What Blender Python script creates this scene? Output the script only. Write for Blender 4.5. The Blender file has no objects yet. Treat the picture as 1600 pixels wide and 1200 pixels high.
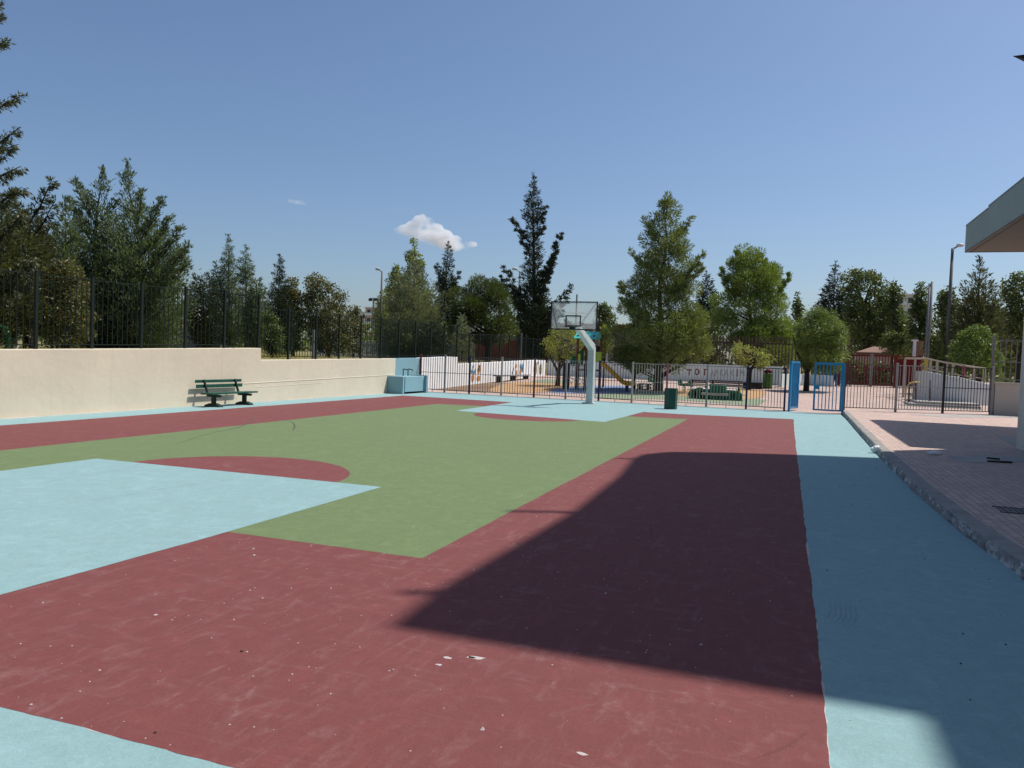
import bpy, math, random
import numpy as np
from mathutils import Vector, Matrix, noise as mnoise

random.seed(7)
S = bpy.context.scene
COL = S.collection
rad = math.radians

# ------------------------------------------------------------------ camera
EYE = 1.75
def _ray(x, y): return np.array([x-800.0, 600.0-y, -1200.0])/1200.0
_d = _ray(1231, 573); _d = _d/np.linalg.norm(_d)
_n = np.cross(_d, _ray(0, 573-.0365*1231)); _n = _n/np.linalg.norm(_n)
if _n[1] < 0: _n = -_n
ROT = np.array([np.cross(_d, _n), _d, _n])        # camera axes -> world axes (x across the court, y along it, z up)
def G(x, y, z=0.0):
    r = ROT@_ray(x, y); t = (z-EYE)/r[2]; return r*t+np.array([0, 0, EYE])
def W(x, y, Y):
    r = ROT@_ray(x, y); t = Y/r[1]; return r*t+np.array([0, 0, EYE])
def WX(x, y, X):
    r = ROT@_ray(x, y); t = X/r[0]; return r*t+np.array([0, 0, EYE])
SLOPE = .027
def pz(Y): return max(0.0, SLOPE*(Y-32.0))
def WP(x, y):                                     # point on the gently rising ground of the park
    r = ROT@_ray(x, y); t = (-SLOPE*32-EYE)/(r[2]-SLOPE*r[1]); return r*t+np.array([0, 0, EYE])

cam = bpy.data.cameras.new('camera'); co = bpy.data.objects.new('camera', cam); COL.objects.link(co)
cam.sensor_width = 36; cam.lens = 27; cam.clip_start = .05; cam.clip_end = 20000
M4 = Matrix.Identity(4)
for i in range(3):
    for j in range(3): M4[i][j] = ROT[i][j]
M4.translation = Vector((0, 0, EYE)); co.matrix_world = M4
S.camera = co

# ------------------------------------------------------------------ light
AZ, EL = rad(47), rad(59)                         # sun ahead of the camera and to its right-hand side
SUNV = Vector((math.sin(AZ)*math.cos(EL), math.cos(AZ)*math.cos(EL), math.sin(EL)))
sl = bpy.data.lights.new('sun', 'SUN'); sl.energy = 5.0; sl.angle = rad(.53); sl.color = (1, .955, .88)
so = bpy.data.objects.new('sun', sl); COL.objects.link(so)
so.rotation_euler = SUNV.to_track_quat('Z', 'Y').to_euler(); so.location = (20, 20, 60)
w = bpy.data.worlds.new('World'); S.world = w; w.use_nodes = True
wn, wl = w.node_tree.nodes, w.node_tree.links
bg = wn['Background']; sky = wn.new('ShaderNodeTexSky'); sky.sky_type = 'NISHITA'; sky.sun_disc = False
sky.sun_elevation = EL; sky.sun_rotation = AZ; sky.altitude = 200; sky.air_density = 1.0; sky.dust_density = 1.7; sky.ozone_density = 5.5
wl.new(sky.outputs[0], bg.inputs[0]); bg.inputs[1].default_value = .113
S.view_settings.view_transform = 'Standard'; S.view_settings.look = 'None'
S.view_settings.exposure = 0; S.view_settings.gamma = 1; S.view_settings.use_curve_mapping = False
S.render.engine = 'CYCLES'
S.cycles.max_bounces = 8; S.cycles.transparent_max_bounces = 16; S.cycles.volume_bounces = 3

# ------------------------------------------------------------------ materials
class NT:
    def __init__(s, name):
        s.m = bpy.data.materials.new(name); s.m.use_nodes = True
        s.t = s.m.node_tree; s.n = s.t.nodes; s.b = s.n['Principled BSDF']; s.out = s.n['Material Output']
        s.geo = s.n.new('ShaderNodeNewGeometry'); s.pos = s.geo.outputs['Position']
        s.b.inputs['Specular IOR Level'].default_value = .3
    def link(s, a, b): s.t.links.new(a, b)
    def mapping(s, scale=(1, 1, 1), rot=(0, 0, 0), loc=(0, 0, 0), vec=None):
        n = s.n.new('ShaderNodeMapping'); s.link(vec or s.pos, n.inputs[0])
        n.inputs['Scale'].default_value = scale; n.inputs['Rotation'].default_value = rot; n.inputs['Location'].default_value = loc
        return n.outputs[0]
    def noise(s, scale, detail=4, vec=None, rough=.55, dist=0):
        n = s.n.new('ShaderNodeTexNoise'); s.link(vec or s.pos, n.inputs['Vector'])
        n.inputs['Scale'].default_value = scale; n.inputs['Detail'].default_value = detail
        n.inputs['Roughness'].default_value = rough; n.inputs['Distortion'].default_value = dist
        return n.outputs['Fac']
    def voronoi(s, scale, vec=None, out='Distance'):
        n = s.n.new('ShaderNodeTexVoronoi'); s.link(vec or s.pos, n.inputs['Vector']); n.inputs['Scale'].default_value = scale
        return n.outputs[out]
    def ramp(s, fac, a, b, va=0.0, vb=1.0):
        n = s.n.new('ShaderNodeMapRange'); s.link(fac, n.inputs[0])
        n.inputs[1].default_value = a; n.inputs[2].default_value = b; n.inputs[3].default_value = va; n.inputs[4].default_value = vb
        return n.outputs[0]
    def math(s, op, a, b):
        n = s.n.new('ShaderNodeMath'); n.operation = op
        for i, v in enumerate((a, b)):
            if isinstance(v, (int, float)): n.inputs[i].default_value = v
            else: s.link(v, n.inputs[i])
        return n.outputs[0]
    def mix(s, fac, a, b, mode='MIX'):
        n = s.n.new('ShaderNodeMix'); n.data_type = 'RGBA'; n.blend_type = mode
        for k, v in ((0, fac), (6, a), (7, b)):
            if isinstance(v, (int, float)): n.inputs[k].default_value = v
            elif isinstance(v, tuple): n.inputs[k].default_value = (*v, 1)[:4]
            else: s.link(v, n.inputs[k])
        return n.outputs[2]
    def bump(s, h, strength=.3, dist=.01):
        n = s.n.new('ShaderNodeBump'); s.link(h, n.inputs['Height']); n.inputs['Strength'].default_value = strength
        n.inputs['Distance'].default_value = dist; s.link(n.outputs[0], s.b.inputs['Normal'])
    def done(s, col, rough=.7):
        if isinstance(col, tuple): s.b.inputs['Base Color'].default_value = (*col, 1)[:4]
        else: s.link(col, s.b.inputs['Base Color'])
        s.b.inputs['Roughness'].default_value = rough
        return s.m
def sc(c, k): return tuple(min(1, v*k) for v in c)

def plain(name, c, rough=.6, var=.18, scale=6, bump=.15, bscale=60, metal=0):
    t = NT(name); n = t.noise(scale, 5)
    col = t.mix(t.ramp(n, .3, .7), sc(c, 1-var), sc(c, 1+var))
    if bump: t.bump(t.noise(bscale, 3), bump, .004)
    t.b.inputs['Metallic'].default_value = metal
    return t.done(col, rough)

def court_paint(name, c, dusty=.5, marks=.5, dust=(.55, .45, .43)):
    t = NT(name)
    big = t.noise(.35, 5, rough=.6); med = t.noise(2.6, 6, rough=.65)
    col = t.mix(t.ramp(big, .3, .7), sc(c, .88), sc(c, 1.1))
    col = t.mix(t.ramp(med, .35, .75, 0, .5), col, sc(c, 1.16))
    # roller passes lying along and across the court
    st = t.noise(1.0, 6, t.mapping((2.2, 15, 1), (0, 0, rad(14)), (3, 1, 0)), .7)
    col = t.mix(t.ramp(st, .44, .8, 0, .5), col, sc(c, .68))
    st2 = t.noise(1.0, 6, t.mapping((13, 1.6, 1), (0, 0, rad(-22)), (9, 4, 0)), .7)
    col = t.mix(t.ramp(st2, .48, .8, 0, .4), col, sc(c, 1.4))
    mot = t.noise(8.5, 6, rough=.72, dist=.6); col = t.mix(t.ramp(mot, .36, .66, 0, .55), sc(c, .80), col)
    mot2 = t.noise(3.2, 6, rough=.7, dist=1.2); col = t.mix(t.ramp(mot2, .5, .72, 0, .40), col, sc(c, 1.38))
    fine = t.noise(26, 5, rough=.75); grain = t.noise(75, 3, rough=.7)
    col = t.mix(t.ramp(fine, .3, .72, 0, .42), col, sc(c, .62))
    col = t.mix(t.ramp(grain, .48, .78, 0, .35), col, sc(c, 1.5))
    # dusty scuffs, drawn out along several directions and broken by fine grain
    for k, (sx, sy, ro, lo, a) in enumerate(((8.5, 3.2, -38, 0, .75), (3.2, 9.5, 12, 7, .6), (6.0, 2.4, 63, 4, .6), (11, 6, -60, 9, .6), (14, 1.2, 28, 2, .4), (1.1, 16, -8, 5, .35))):
        sm = t.noise(1.0, 4, t.mapping((sx, sy, 1), (0, 0, rad(ro)), (lo, lo*2, 0)), .55, .8)
        f = t.math('MULTIPLY', t.ramp(sm, .575, .74, 0, dusty*a), t.ramp(fine, .32, .7))
        f = t.math('MULTIPLY', f, t.ramp(t.noise(.55, 3, t.mapping(loc=(lo, 3, 0))), .38, .62, .15, 1))
        col = t.mix(f, col, dust)
    for sc_, thr, off, sd in ((9.0, .052, 0, .80), (23.0, .075, 3, .86), (4.1, .028, 8, .7)):   # chips and drops of pale primer
        mp = t.mapping(loc=(off, off*.7, 0)); sp = t.voronoi(sc_, mp); sel = t.math('GREATER_THAN', t.voronoi(sc_, mp, 'Color'), sd)
        f = t.math('MULTIPLY', t.math('LESS_THAN', t.math('ADD', sp, t.math('MULTIPLY', fine, .06)), thr+.03), sel)
        col = t.mix(t.math('MULTIPLY', f, marks), col, (.62, .55, .52))
    dk = t.voronoi(5.1, t.mapping(loc=(.4, .2, 0)))
    f = t.math('LESS_THAN', t.math('ADD', dk, t.math('MULTIPLY', fine, .06)), .050)
    col = t.mix(t.math('MULTIPLY', f, .7), col, sc(c, .3))
    g = t.noise(190, 2)
    col = t.mix(t.ramp(g, .3, .7, 0, .4), col, sc(c, .66))
    h = t.math('ADD', t.math('MULTIPLY', g, .6), t.math('ADD', t.math('MULTIPLY', fine, .9), t.math('MULTIPLY', st2, .8)))
    t.bump(h, .45, .008)
    t.b.inputs['Specular IOR Level'].default_value = .22
    return t.done(col, .8)

RED = (.214, .065, .063); GREEN = (.166, .228, .102); SKYB = (.284, .450, .462)
m_red = court_paint('red court paint', RED, .40, .75)
m_green = court_paint('green court paint', GREEN, .3, .7, (.45, .48, .36))
m_sky = court_paint('pale blue court paint', SKYB, .3, .3, (.52, .6, .6))
m_primer = court_paint('pale primer', (.58, .52, .5), .2, .2)

def plaster(name, c, streak=.38):
    t = NT(name)
    a = t.noise(.8, 6, rough=.65); b = t.noise(1.0, 5, t.mapping((1, .5, 4)), .6)
    col = t.mix(t.ramp(a, .3, .7), sc(c, .93), sc(c, 1.05))
    col = t.mix(t.ramp(b, .5, .8, 0, streak), col, sc(c, .86))
    v = t.noise(1.0, 5, t.mapping((6, 6, .5)), .6)
    col = t.mix(t.ramp(v, .58, .8, 0, streak*1.2), col, sc(c, .72))
    t.bump(t.math('ADD', t.noise(5, 6), t.math('MULTIPLY', t.noise(60, 3), .3)), .35, .02)
    return t.done(col, .85)
m_cream = plaster('cream plaster', (.69, .605, .47))
m_white = plaster('white wall paint', (.82, .83, .84))
m_palewall = plaster('pale green white wall', (.66, .74, .72))
m_bluewall = plaster('blue wall paint', (.23, .385, .44))
m_greywall = plaster('grey beige render', (.47, .44, .40))
m_column = plaster('cream column paint', (.62, .58, .50))
m_fascia = plaster('grey green fascia', (.30, .35, .33), .1)
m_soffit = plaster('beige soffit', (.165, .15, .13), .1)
m_apart = plaster('pale apartment render', (.72, .66, .58))
m_pink = plaster('pink apartment render', (.62, .42, .34))
m_darkred = plain('dark red boards', (.27, .07, .045), .7)

def metal(name, c, rough=.45): return plain(name, c, rough, .12, 3, .08, 40)
m_dkgreen = metal('dark green fence paint', (.004, .012, .008), .65)
m_bench = plain('green bench paint', (.011, .082, .058), .45, .3, 9, .25, 50)
m_benchleg = plain('dark green iron', (.008, .026, .02), .5)
m_bin = metal('bottle green bin paint', (.014, .065, .045), .4)
m_bin2 = metal('black bin liner', (.012, .012, .014), .5)
m_hoop = metal('pale grey blue steel paint', (.50, .53, .51), .45)
m_black = metal('black steel', (.015, .015, .016), .45)
m_navy = metal('navy paint', (.01, .018, .06), .4)
m_gateblue = metal('bright blue gate paint', (.018, .21, .42), .4)
m_beige = metal('beige fence paint', (.42, .36, .29), .5)
m_greyf = metal('grey fence paint', (.27, .27, .26), .5)
m_brownf = metal('brown fence paint', (.13, .085, .075), .5)
m_maroon = metal('maroon fence paint', (.15, .04, .04), .5)
m_rose = metal('rose fence paint', (.36, .10, .12), .5)
m_redgate = metal('deep red gate paint', (.17, .012, .016), .5)
m_yellow = metal('yellow rail paint', (.55, .40, .09), .45)
m_galv = metal('galvanised steel', (.16, .165, .17), .5)
m_lamp = metal('lamp head grey', (.55, .55, .54), .4)
m_slide = plain('yellow slide plastic', (.75, .40, .045), .35, .1, 3, 0)
m_lime = plain('lime plastic', (.40, .52, .06), .4, .1, 3, 0)
m_turq = plain('turquoise roof plastic', (.06, .50, .42), .45, .12, 3, 0)
m_playgreen = plain('green play board', (.015, .12, .05), .5, .15, 3, 0)
m_rope = plain('pale rope', (.42, .38, .33), .8, .2, 8, 0)
m_bag = plain('white plastic', (.75, .76, .76), .5, .1, 9, .6, 30)
m_stick = plain('dark wood scrap', (.03, .025, .022), .8)
m_grate = plain('dark iron grate', (.11, .10, .10), .6, .3, 20, .6, 60)
m_terracotta = plain('terracotta tiles', (.21, .12, .09), .8, .3, 14, .4, 8)
m_glass_dark = plain('dark window glass', (.03, .035, .045), .15, .2, 2, 0)
m_concrete_patch = plain('pale cement', (.34, .32, .30), .85, .15, 3, .3, 40)
m_wood = plain('brown play timber', (.15, .07, .035), .75, .3, 10, .2)
m_whitetable = plain('white table top', (.78, .76, .73), .5, .08)
m_slat = plain('brown timber slats', (.10, .062, .05), .8, .35, 5, .2)
m_mural_o = plain('orange mural paint', (.55, .23, .07), .8, .25, 9, 0)
m_mural_b = plain('blue mural paint', (.10, .24, .36), .8, .25, 9, 0)
m_mural_y = plain('yellow green mural paint', (.42, .42, .10), .8, .2, 9, 0)
m_mural_k = plain('dark olive mural paint', (.07, .075, .035), .8, .2, 9, 0)
m_let_r = plain('maroon letter paint', (.16, .02, .03), .8, .2, 9, 0)
m_let_g = plain('faded grey letter paint', (.36, .40, .40), .8, .2, 9, 0)

def wood_slat():
    t = NT('weathered'); return t
def bark(name, c):
    t = NT(name); n = t.noise(1.0, 6, t.mapping((9, 9, 2)), .7)
    col = t.mix(t.ramp(n, .3, .7), sc(c, .5), sc(c, 1.3)); t.bump(n, .8, .03); return t.done(col, .9)
m_bark = bark('grey brown bark', (.085, .065, .05)); m_barkd = bark('dark bark', (.045, .036, .03)); m_limed = plain('limewashed bark', (.55, .55, .53), .9, .2, 8, .4, 20)

def paving(name, c, bw, bh, joint, rot=0):
    t = NT(name); v = t.mapping((1, 1, 1), (0, 0, rot))
    b = t.n.new('ShaderNodeTexBrick'); t.link(v, b.inputs['Vector'])
    b.offset = .5; b.inputs['Scale'].default_value = 1; b.inputs['Mortar Size'].default_value = .006
    b.inputs['Mortar Smooth'].default_value = .2; b.inputs['Brick Width'].default_value = bw; b.inputs['Row Height'].default_value = bh
    b.inputs['Color1'].default_value = (*sc(c, .85), 1); b.inputs['Color2'].default_value = (*sc(c, 1.12), 1); b.inputs['Mortar'].default_value = (*joint, 1)
    a = t.noise(.7, 6, rough=.65); d = t.noise(5, 5, rough=.7)
    col = t.mix(t.ramp(a, .35, .7, 0, .55), b.outputs['Color'], sc(c, .8))
    col = t.mix(t.ramp(d, .55, .8, 0, .45), col, (.34, .31, .29))
    h = t.math('ADD', t.math('MULTIPLY', b.outputs['Fac'], -1.0), t.math('MULTIPLY', t.noise(50, 3), .25))
    t.bump(h, .5, .006); return t.done(col, .85)
m_pave = paving('pink paving blocks', (.515, .378, .325), .2, .1, (.25, .19, .17), rad(90))
m_parkpave = paving('pink park paving', (.46, .34, .29), .4, .4, (.22, .16, .14))

def kerb_mat():
    t = NT('worn concrete kerb'); a = t.noise(3, 6, rough=.7); b = t.noise(4.2, 6, t.mapping((1.4, .8, 2.2)), .72); d = t.noise(5, 5, t.mapping((1, .7, 1), (0, 0, 0), (4, 2, 1)), .7)
    col = t.mix(t.ramp(a, .3, .7), (.20, .19, .175), (.33, .31, .29))
    nz = t.n.new('ShaderNodeSeparateXYZ'); t.link(t.geo.outputs['True Normal'], nz.inputs[0]); face = t.ramp(nz.outputs[2], .55, .25, 0, 1)   # old paint and mortar clings to the rough front only
    col = t.mix(t.math('MULTIPLY', face, t.ramp(b, .52, .57, 0, .9)), col, (.60, .58, .55)); col = t.mix(t.math('MULTIPLY', face, t.ramp(d, .48, .62, 0, .75)), col, (.10, .095, .09))
    t.bump(t.math('ADD', a, t.math('MULTIPLY', t.noise(40, 4), .5)), .6, .015); return t.done(col, .9)
m_kerb = kerb_mat()
def soil(name, c, c2):
    t = NT(name); a = t.noise(.25, 6, rough=.65); b = t.noise(6, 5, rough=.7)
    col = t.mix(t.ramp(a, .35, .65), c, c2); col = t.mix(t.ramp(b, .35, .75, 0, .6), col, sc(c, .6))
    t.bump(b, .8, .05); return t.done(col, .95)
m_earth = soil('dry earth', (.26, .20, .13), (.20, .17, .09))
m_grass = soil('dry grass ground', (.24, .20, .08), (.17, .17, .06))
m_litter = soil('leaf litter', (.20, .12, .07), (.30, .22, .16))
def rubber(name, c):
    t = NT(name); a = t.noise(1.2, 5, rough=.6); g = t.noise(120, 2)
    col = t.mix(t.ramp(a, .3, .7), sc(c, .85), sc(c, 1.1)); col = t.mix(t.ramp(g, .3, .7, 0, .3), col, sc(c, .6))
    t.bump(g, .4, .01); return t.done(col, .9)
m_orange = rubber('orange rubber', (.46, .28, .14)); m_bluer = rubber('blue rubber', (.20, .27, .42)); m_greenr = rubber('green rubber', (.23, .28, .18))

def leaf(name, dark, light, trans=.32, warm=None):
    t = NT(name)
    r = t.geo.outputs['Random Per Island']
    n = t.noise(.9, 3, rough=.6)
    f = t.math('ADD', t.math('MULTIPLY', r, .55), t.ramp(n, .3, .7, 0, .45))
    col = t.mix(f, dark, light)
    if warm: col = t.mix(t.math('GREATER_THAN', r, warm[0]), col, warm[1])
    t.link(col, t.b.inputs['Base Color']); t.b.inputs['Roughness'].default_value = .5; t.b.inputs['Specular IOR Level'].default_value = .35
    tr = t.n.new('ShaderNodeBsdfTranslucent'); t.link(t.mix(1.0, col, (1.0, 1.0, .45), 'MULTIPLY'), tr.inputs[0])
    ms = t.n.new('ShaderNodeMixShader'); ms.inputs[0].default_value = trans
    t.link(t.b.outputs[0], ms.inputs[1]); t.link(tr.outputs[0], ms.inputs[2]); t.link(ms.outputs[0], t.out.inputs[0])
    return t.m
L_cyp = leaf('blue green cypress foliage', (0.055, 0.085, 0.053), (0.213, 0.263, 0.163), .36)
L_dark = leaf('dark cypress foliage', (0.020, 0.033, 0.021), (0.073, 0.094, 0.057), .2)
L_fir = leaf('dark olive conifer foliage', (0.040, 0.050, 0.022), (0.145, 0.155, 0.075), .32)
L_pine = leaf('pine needles', (0.076, 0.110, 0.034), (0.270, 0.310, 0.094), .34)
L_pine2 = leaf('bright pine needles', (0.084, 0.132, 0.030), (0.280, 0.360, 0.080), .36)
L_grey = leaf('grey cypress foliage', (0.090, 0.110, 0.067), (0.280, 0.299, 0.190), .28)
L_pop = leaf('poplar leaves', (0.120, 0.160, 0.042), (0.380, 0.420, 0.134), .42)
L_rnd = leaf('dense pine needles', (.036, .056, .014), (.125, .160, .042), .34)
L_dec = leaf('broad leaves', (0.044, 0.072, 0.022), (0.190, 0.230, 0.076), .34)
L_brn = leaf('browning leaves', (0.062, 0.076, 0.030), (0.215, 0.215, 0.085), .3, (.9, (.17, .10, .045)))
L_aca = leaf('acacia leaves', (0.141, 0.181, 0.038), (0.400, 0.420, 0.114), .42)
L_lite = leaf('yellow green leaves', (0.160, 0.200, 0.056), (0.480, 0.500, 0.161), .42)
L_wil = leaf('soft weeping foliage', (0.090, 0.141, 0.034), (0.261, 0.339, 0.085), .36)

# ------------------------------------------------------------------ mesh helpers
class MB:
    def __init__(s): s.v = []; s.f = []
    def add(s, vs, fs):
        o = len(s.v); s.v += [tuple(map(float, p)) for p in vs]; s.f += [tuple(i+o for i in f) for f in fs]; return s
    def box(s, c, d, rz=0, rx=0):
        hx, hy, hz = d[0]/2, d[1]/2, d[2]/2
        m = Matrix.Rotation(rz, 3, 'Z')@Matrix.Rotation(rx, 3, 'X')
        vs = [m@Vector((x, y, z))+Vector(c) for x in (-hx, hx) for y in (-hy, hy) for z in (-hz, hz)]
        return s.add(vs, [(0, 1, 3, 2), (4, 6, 7, 5), (0, 4, 5, 1), (2, 3, 7, 6), (0, 2, 6, 4), (1, 5, 7, 3)])
    def span(s, a, b):
        return s.box([(a[i]+b[i])/2 for i in range(3)], [abs(b[i]-a[i]) for i in range(3)])
    def tube(s, pts, rs, n=8, cap=True):
        pts = [Vector(p) for p in pts]
        if not isinstance(rs, (list, tuple)): rs = [rs]*len(pts)
        vs = []; fs = []
        for i, p in enumerate(pts):
            d = (pts[min(i+1, len(pts)-1)]-pts[max(i-1, 0)])
            d = d.normalized() if d.length > 1e-9 else Vector((0, 0, 1))
            a = d.orthogonal().normalized() if i == 0 else (a-d*a.dot(d)).normalized()
            b = d.cross(a)
            vs += [p+(a*math.cos(2*math.pi*k/n)+b*math.sin(2*math.pi*k/n))*rs[i] for k in range(n)]
        for i in range(len(pts)-1):
            for k in range(n):
                fs.append((i*n+k, i*n+(k+1) % n, (i+1)*n+(k+1) % n, (i+1)*n+k))
        if cap: fs += [tuple(range(n-1, -1, -1)), tuple(range((len(pts)-1)*n, len(pts)*n))]
        return s.add(vs, fs)
    def bar(s, a, b, wd, ht, up=(0, 0, 1)):
        a, b = Vector(a), Vector(b); d = (b-a).normalized(); x = d.cross(Vector(up))
        x = x.normalized() if x.length > 1e-5 else Vector((1, 0, 0)); u = x.cross(d)
        vs = [p+x*sx*wd/2+u*su*ht/2 for p in (a, b) for sx, su in ((-1, -1), (1, -1), (1, 1), (-1, 1))]
        return s.add(vs, [(0, 1, 2, 3), (7, 6, 5, 4), (0, 4, 5, 1), (1, 5, 6, 2), (2, 6, 7, 3), (3, 7, 4, 0)])
    def prism(s, poly, z0, z1):
        n = len(poly)
        vs = [(p[0], p[1], z0) for p in poly]+[(p[0], p[1], z1) for p in poly]
        return s.add(vs, [tuple(range(n-1, -1, -1)), tuple(range(n, 2*n))]+[(i, (i+1) % n, n+(i+1) % n, n+i) for i in range(n)])
    def prism_yz(s, poly, x0, x1):
        n = len(poly)
        vs = [(x0, p[0], p[1]) for p in poly]+[(x1, p[0], p[1]) for p in poly]
        return s.add(vs, [tuple(range(n-1, -1, -1)), tuple(range(n, 2*n))]+[(i, (i+1) % n, n+(i+1) % n, n+i) for i in range(n)])
    def prism_xz(s, poly, y0, y1):
        n = len(poly)
        vs = [(p[0], y0, p[1]) for p in poly]+[(p[0], y1, p[1]) for p in poly]
        return s.add(vs, [tuple(range(n-1, -1, -1)), tuple(range(n, 2*n))]+[(i, (i+1) % n, n+(i+1) % n, n+i) for i in range(n)])
    def ball(s, c, r, n=10, m=7):
        r = r if isinstance(r, (tuple, list)) else (r, r, r); vs = []; fs = []
        for i in range(m+1):
            th = math.pi*i/m
            for k in range(n):
                ph = 2*math.pi*k/n
                vs.append((c[0]+r[0]*math.sin(th)*math.cos(ph), c[1]+r[1]*math.sin(th)*math.sin(ph), c[2]+r[2]*math.cos(th)))
        for i in range(m):
            for k in range(n): fs.append((i*n+k, (i+1)*n+k, (i+1)*n+(k+1) % n, i*n+(k+1) % n))
        return s.add(vs, fs)
    def build(s, name, mat, parent=None, bevel=0, smooth=False, subdiv=0):
        me = bpy.data.meshes.new(name); me.from_pydata(s.v, [], s.f); me.update()
        if mat: me.materials.append(mat)
        o = bpy.data.objects.new(name, me); COL.objects.link(o)
        if parent is not None:
            o.parent = parent; o.matrix_parent_inverse = Matrix.Translation(-Vector(parent.location))
        import bmesh
        bm = bmesh.new(); bm.from_mesh(me); bmesh.ops.recalc_face_normals(bm, faces=bm.faces); bm.to_mesh(me); bm.free()
        if smooth: me.shade_smooth()
        if bevel:
            b = o.modifiers.new('bevel', 'BEVEL'); b.width = bevel; b.segments = 2; b.limit_method = 'ANGLE'; b.angle_limit = rad(40)
        return o

def tag(o, label=None, cat=None, group=None, kind=None):
    if label: o['label'] = label
    if cat: o['category'] = cat
    if group: o['group'] = group
    if kind: o['kind'] = kind
    return o
def thing(name, loc, label, cat, group=None):
    o = bpy.data.objects.new(name, None); COL.objects.link(o); o.location = loc; o.empty_display_size = .2
    return tag(o, label, cat, group)
def struct(o): o['kind'] = 'structure'; return o

def ragged(poly, z, name, mat, amp=.012, seed=0, step=.06):
    """A painted area as a sheet with a slightly unsteady hand-rolled edge."""
    pts = []
    for i in range(len(poly)):
        a = Vector(poly[i][:2]); b = Vector(poly[(i+1) % len(poly)][:2]); L = (b-a).length; n = max(1, min(400, int(L/step)))
        nd = Vector((-(b-a).y, (b-a).x)).normalized() if L else Vector((0, 0))
        for k in range(n):
            p = a+(b-a)*(k/n)
            j = (mnoise.noise(Vector((p.x*6, p.y*6, seed*9.1)))*.6+mnoise.noise(Vector((p.x*1.3, p.y*1.3, seed*3.7)))*1.1+mnoise.noise(Vector((p.x*19, p.y*19, seed)))*.45)*amp
            pts.append((p.x+nd.x*j, p.y+nd.y*j, z))
    mb = MB(); mb.add(pts, [tuple(range(len(pts)))])
    return struct(mb.build(name, mat))

# ------------------------------------------------------------------ ground, court, pavement
def grid(name, x0, x1, y0, y1, nx, ny, zf, mat):
    vs = []; fs = []
    for j in range(ny+1):
        for i in range(nx+1):
            x = x0+(x1-x0)*i/nx; y = y0+(y1-y0)*j/ny; vs.append((x, y, zf(x, y)))
    for j in range(ny):
        for i in range(nx):
            a = j*(nx+1)+i; fs.append((a, a+1, a+nx+2, a+nx+1))
    mb = MB(); mb.add(vs, fs); return struct(mb.build(name, mat))
grid('ground', -3000, 3000, -400, 6000, 4, 4, lambda x, y: -.35, m_earth)
def park_z(x, y): return pz(min(y, 56.0))-.004
grid('park_paving', -16.1, 40, 32.0, 140, 14, 54, park_z, m_parkpave)
struct(MB().span((-300, -60, -.3), (-16.42, 400, 1.33)).build('terrace_ground', m_grass))
struct(MB().span((-16.2, -8, -.3), (1.98, 32.0, 0)).build('court_floor', m_sky))

g2 = lambda *p: [tuple(G(*q)[:2]) for q in p]
redpoly = [(-14.85, 2.62), (.26, 2.57), (.26, 10.4), (.25, 16.3), (.26, 27.39), (-3.1, 26.62), (-4.97, 26.55), (-7.3, 27.2), (-9.91, 27.76), (-14.74, 28.05), (-14.7, 20)]
ragged(redpoly, .0004, 'court_primer_edge', m_primer, .024, 3)
ragged(redpoly, .0009, 'court_red_border', m_red, .013, 1)
ragged([(-11.5, 5.87), (-2.87, 5.89), (-2.865, 15), (-2.86, 24.35), (-4.6, 24.05), (-9.86, 24.7), (-11.5, 24.4), (-11.42, 14)], .0014, 'court_green_field', m_green, .008, 2)
def semi(cx, cy, r, sgn):
    return [(cx+r*math.cos(a), cy+sgn*r*math.sin(a)) for a in [math.pi*k/48 for k in range(49)]]
ragged(semi(-7.27, 8.6, 1.72, 1)+[(-9.0, 8.3), (-5.55, 8.3)], .0019, 'court_semicircle_near', m_red, .004, 4)
ragged(semi(-7.15, 21.6, 1.66, -1)+[(-8.8, 21.9), (-5.5, 21.9)], .0019, 'court_semicircle_far', m_red, .004, 5)
ragged([(-9.72, -3), (-5.2, -3), (-4.9, 5.86), (-4.88, 8.77), (-9.66, 8.68), (-9.75, 4)], .0024, 'court_key_near', m_sky, .007, 6)
ragged([(-9.68, 21.95), (-4.8, 21.3), (-4.62, 27.2), (-9.9, 28.3)], .0024, 'court_key_far', m_sky, .007, 7)

ragged([(-15.99, 6), (-15.92, 6), (-15.9, 14), (-15.94, 20), (-15.92, 28.8), (-15.99, 28.8)], .0004, 'wall_foot_dribble', m_primer, .035, 31, .05)
# tyre marks and old seams on the paint
m_tyre = court_paint('tyre rubber smear', (.10, .11, .075), .2, .1)
m_tyre2 = court_paint('grey seam', (.25, .37, .39), .1, .1)
m_tyre3 = court_paint('dark red smear', (.185, .062, .06), .1, .1)
def ribbon(name, px, wd, z, mat):
    P = [Vector((*G(*p)[:2], 0)) for p in px]; Q = []
    for i in range(len(P)-1):
        p0, p1, p2, p3 = P[max(i-1, 0)], P[i], P[i+1], P[min(i+2, len(P)-1)]
        for k in range(10):
            u = k/10
            Q.append(.5*((2*p1)+(p2-p0)*u+(2*p0-5*p1+4*p2-p3)*u*u+(3*p1-p0-3*p2+p3)*u**3))
    Q.append(P[-1]); vs = []; fs = []
    for i, q in enumerate(Q):
        d = (Q[min(i+1, len(Q)-1)]-Q[max(i-1, 0)]).normalized(); nn = Vector((-d.y, d.x, 0))
        ww = wd*(.35+.65*math.sin(math.pi*(i+.6)/(len(Q)+.2)))*(.75+.5*random.random())
        vs += [(*(q+nn*ww/2)[:2], z), (*(q-nn*ww/2)[:2], z)]
    for i in range(len(Q)-1): fs.append((2*i, 2*i+1, 2*i+3, 2*i+2))
    mb = MB(); mb.add(vs, fs); return struct(mb.build(name, mat))
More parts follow.
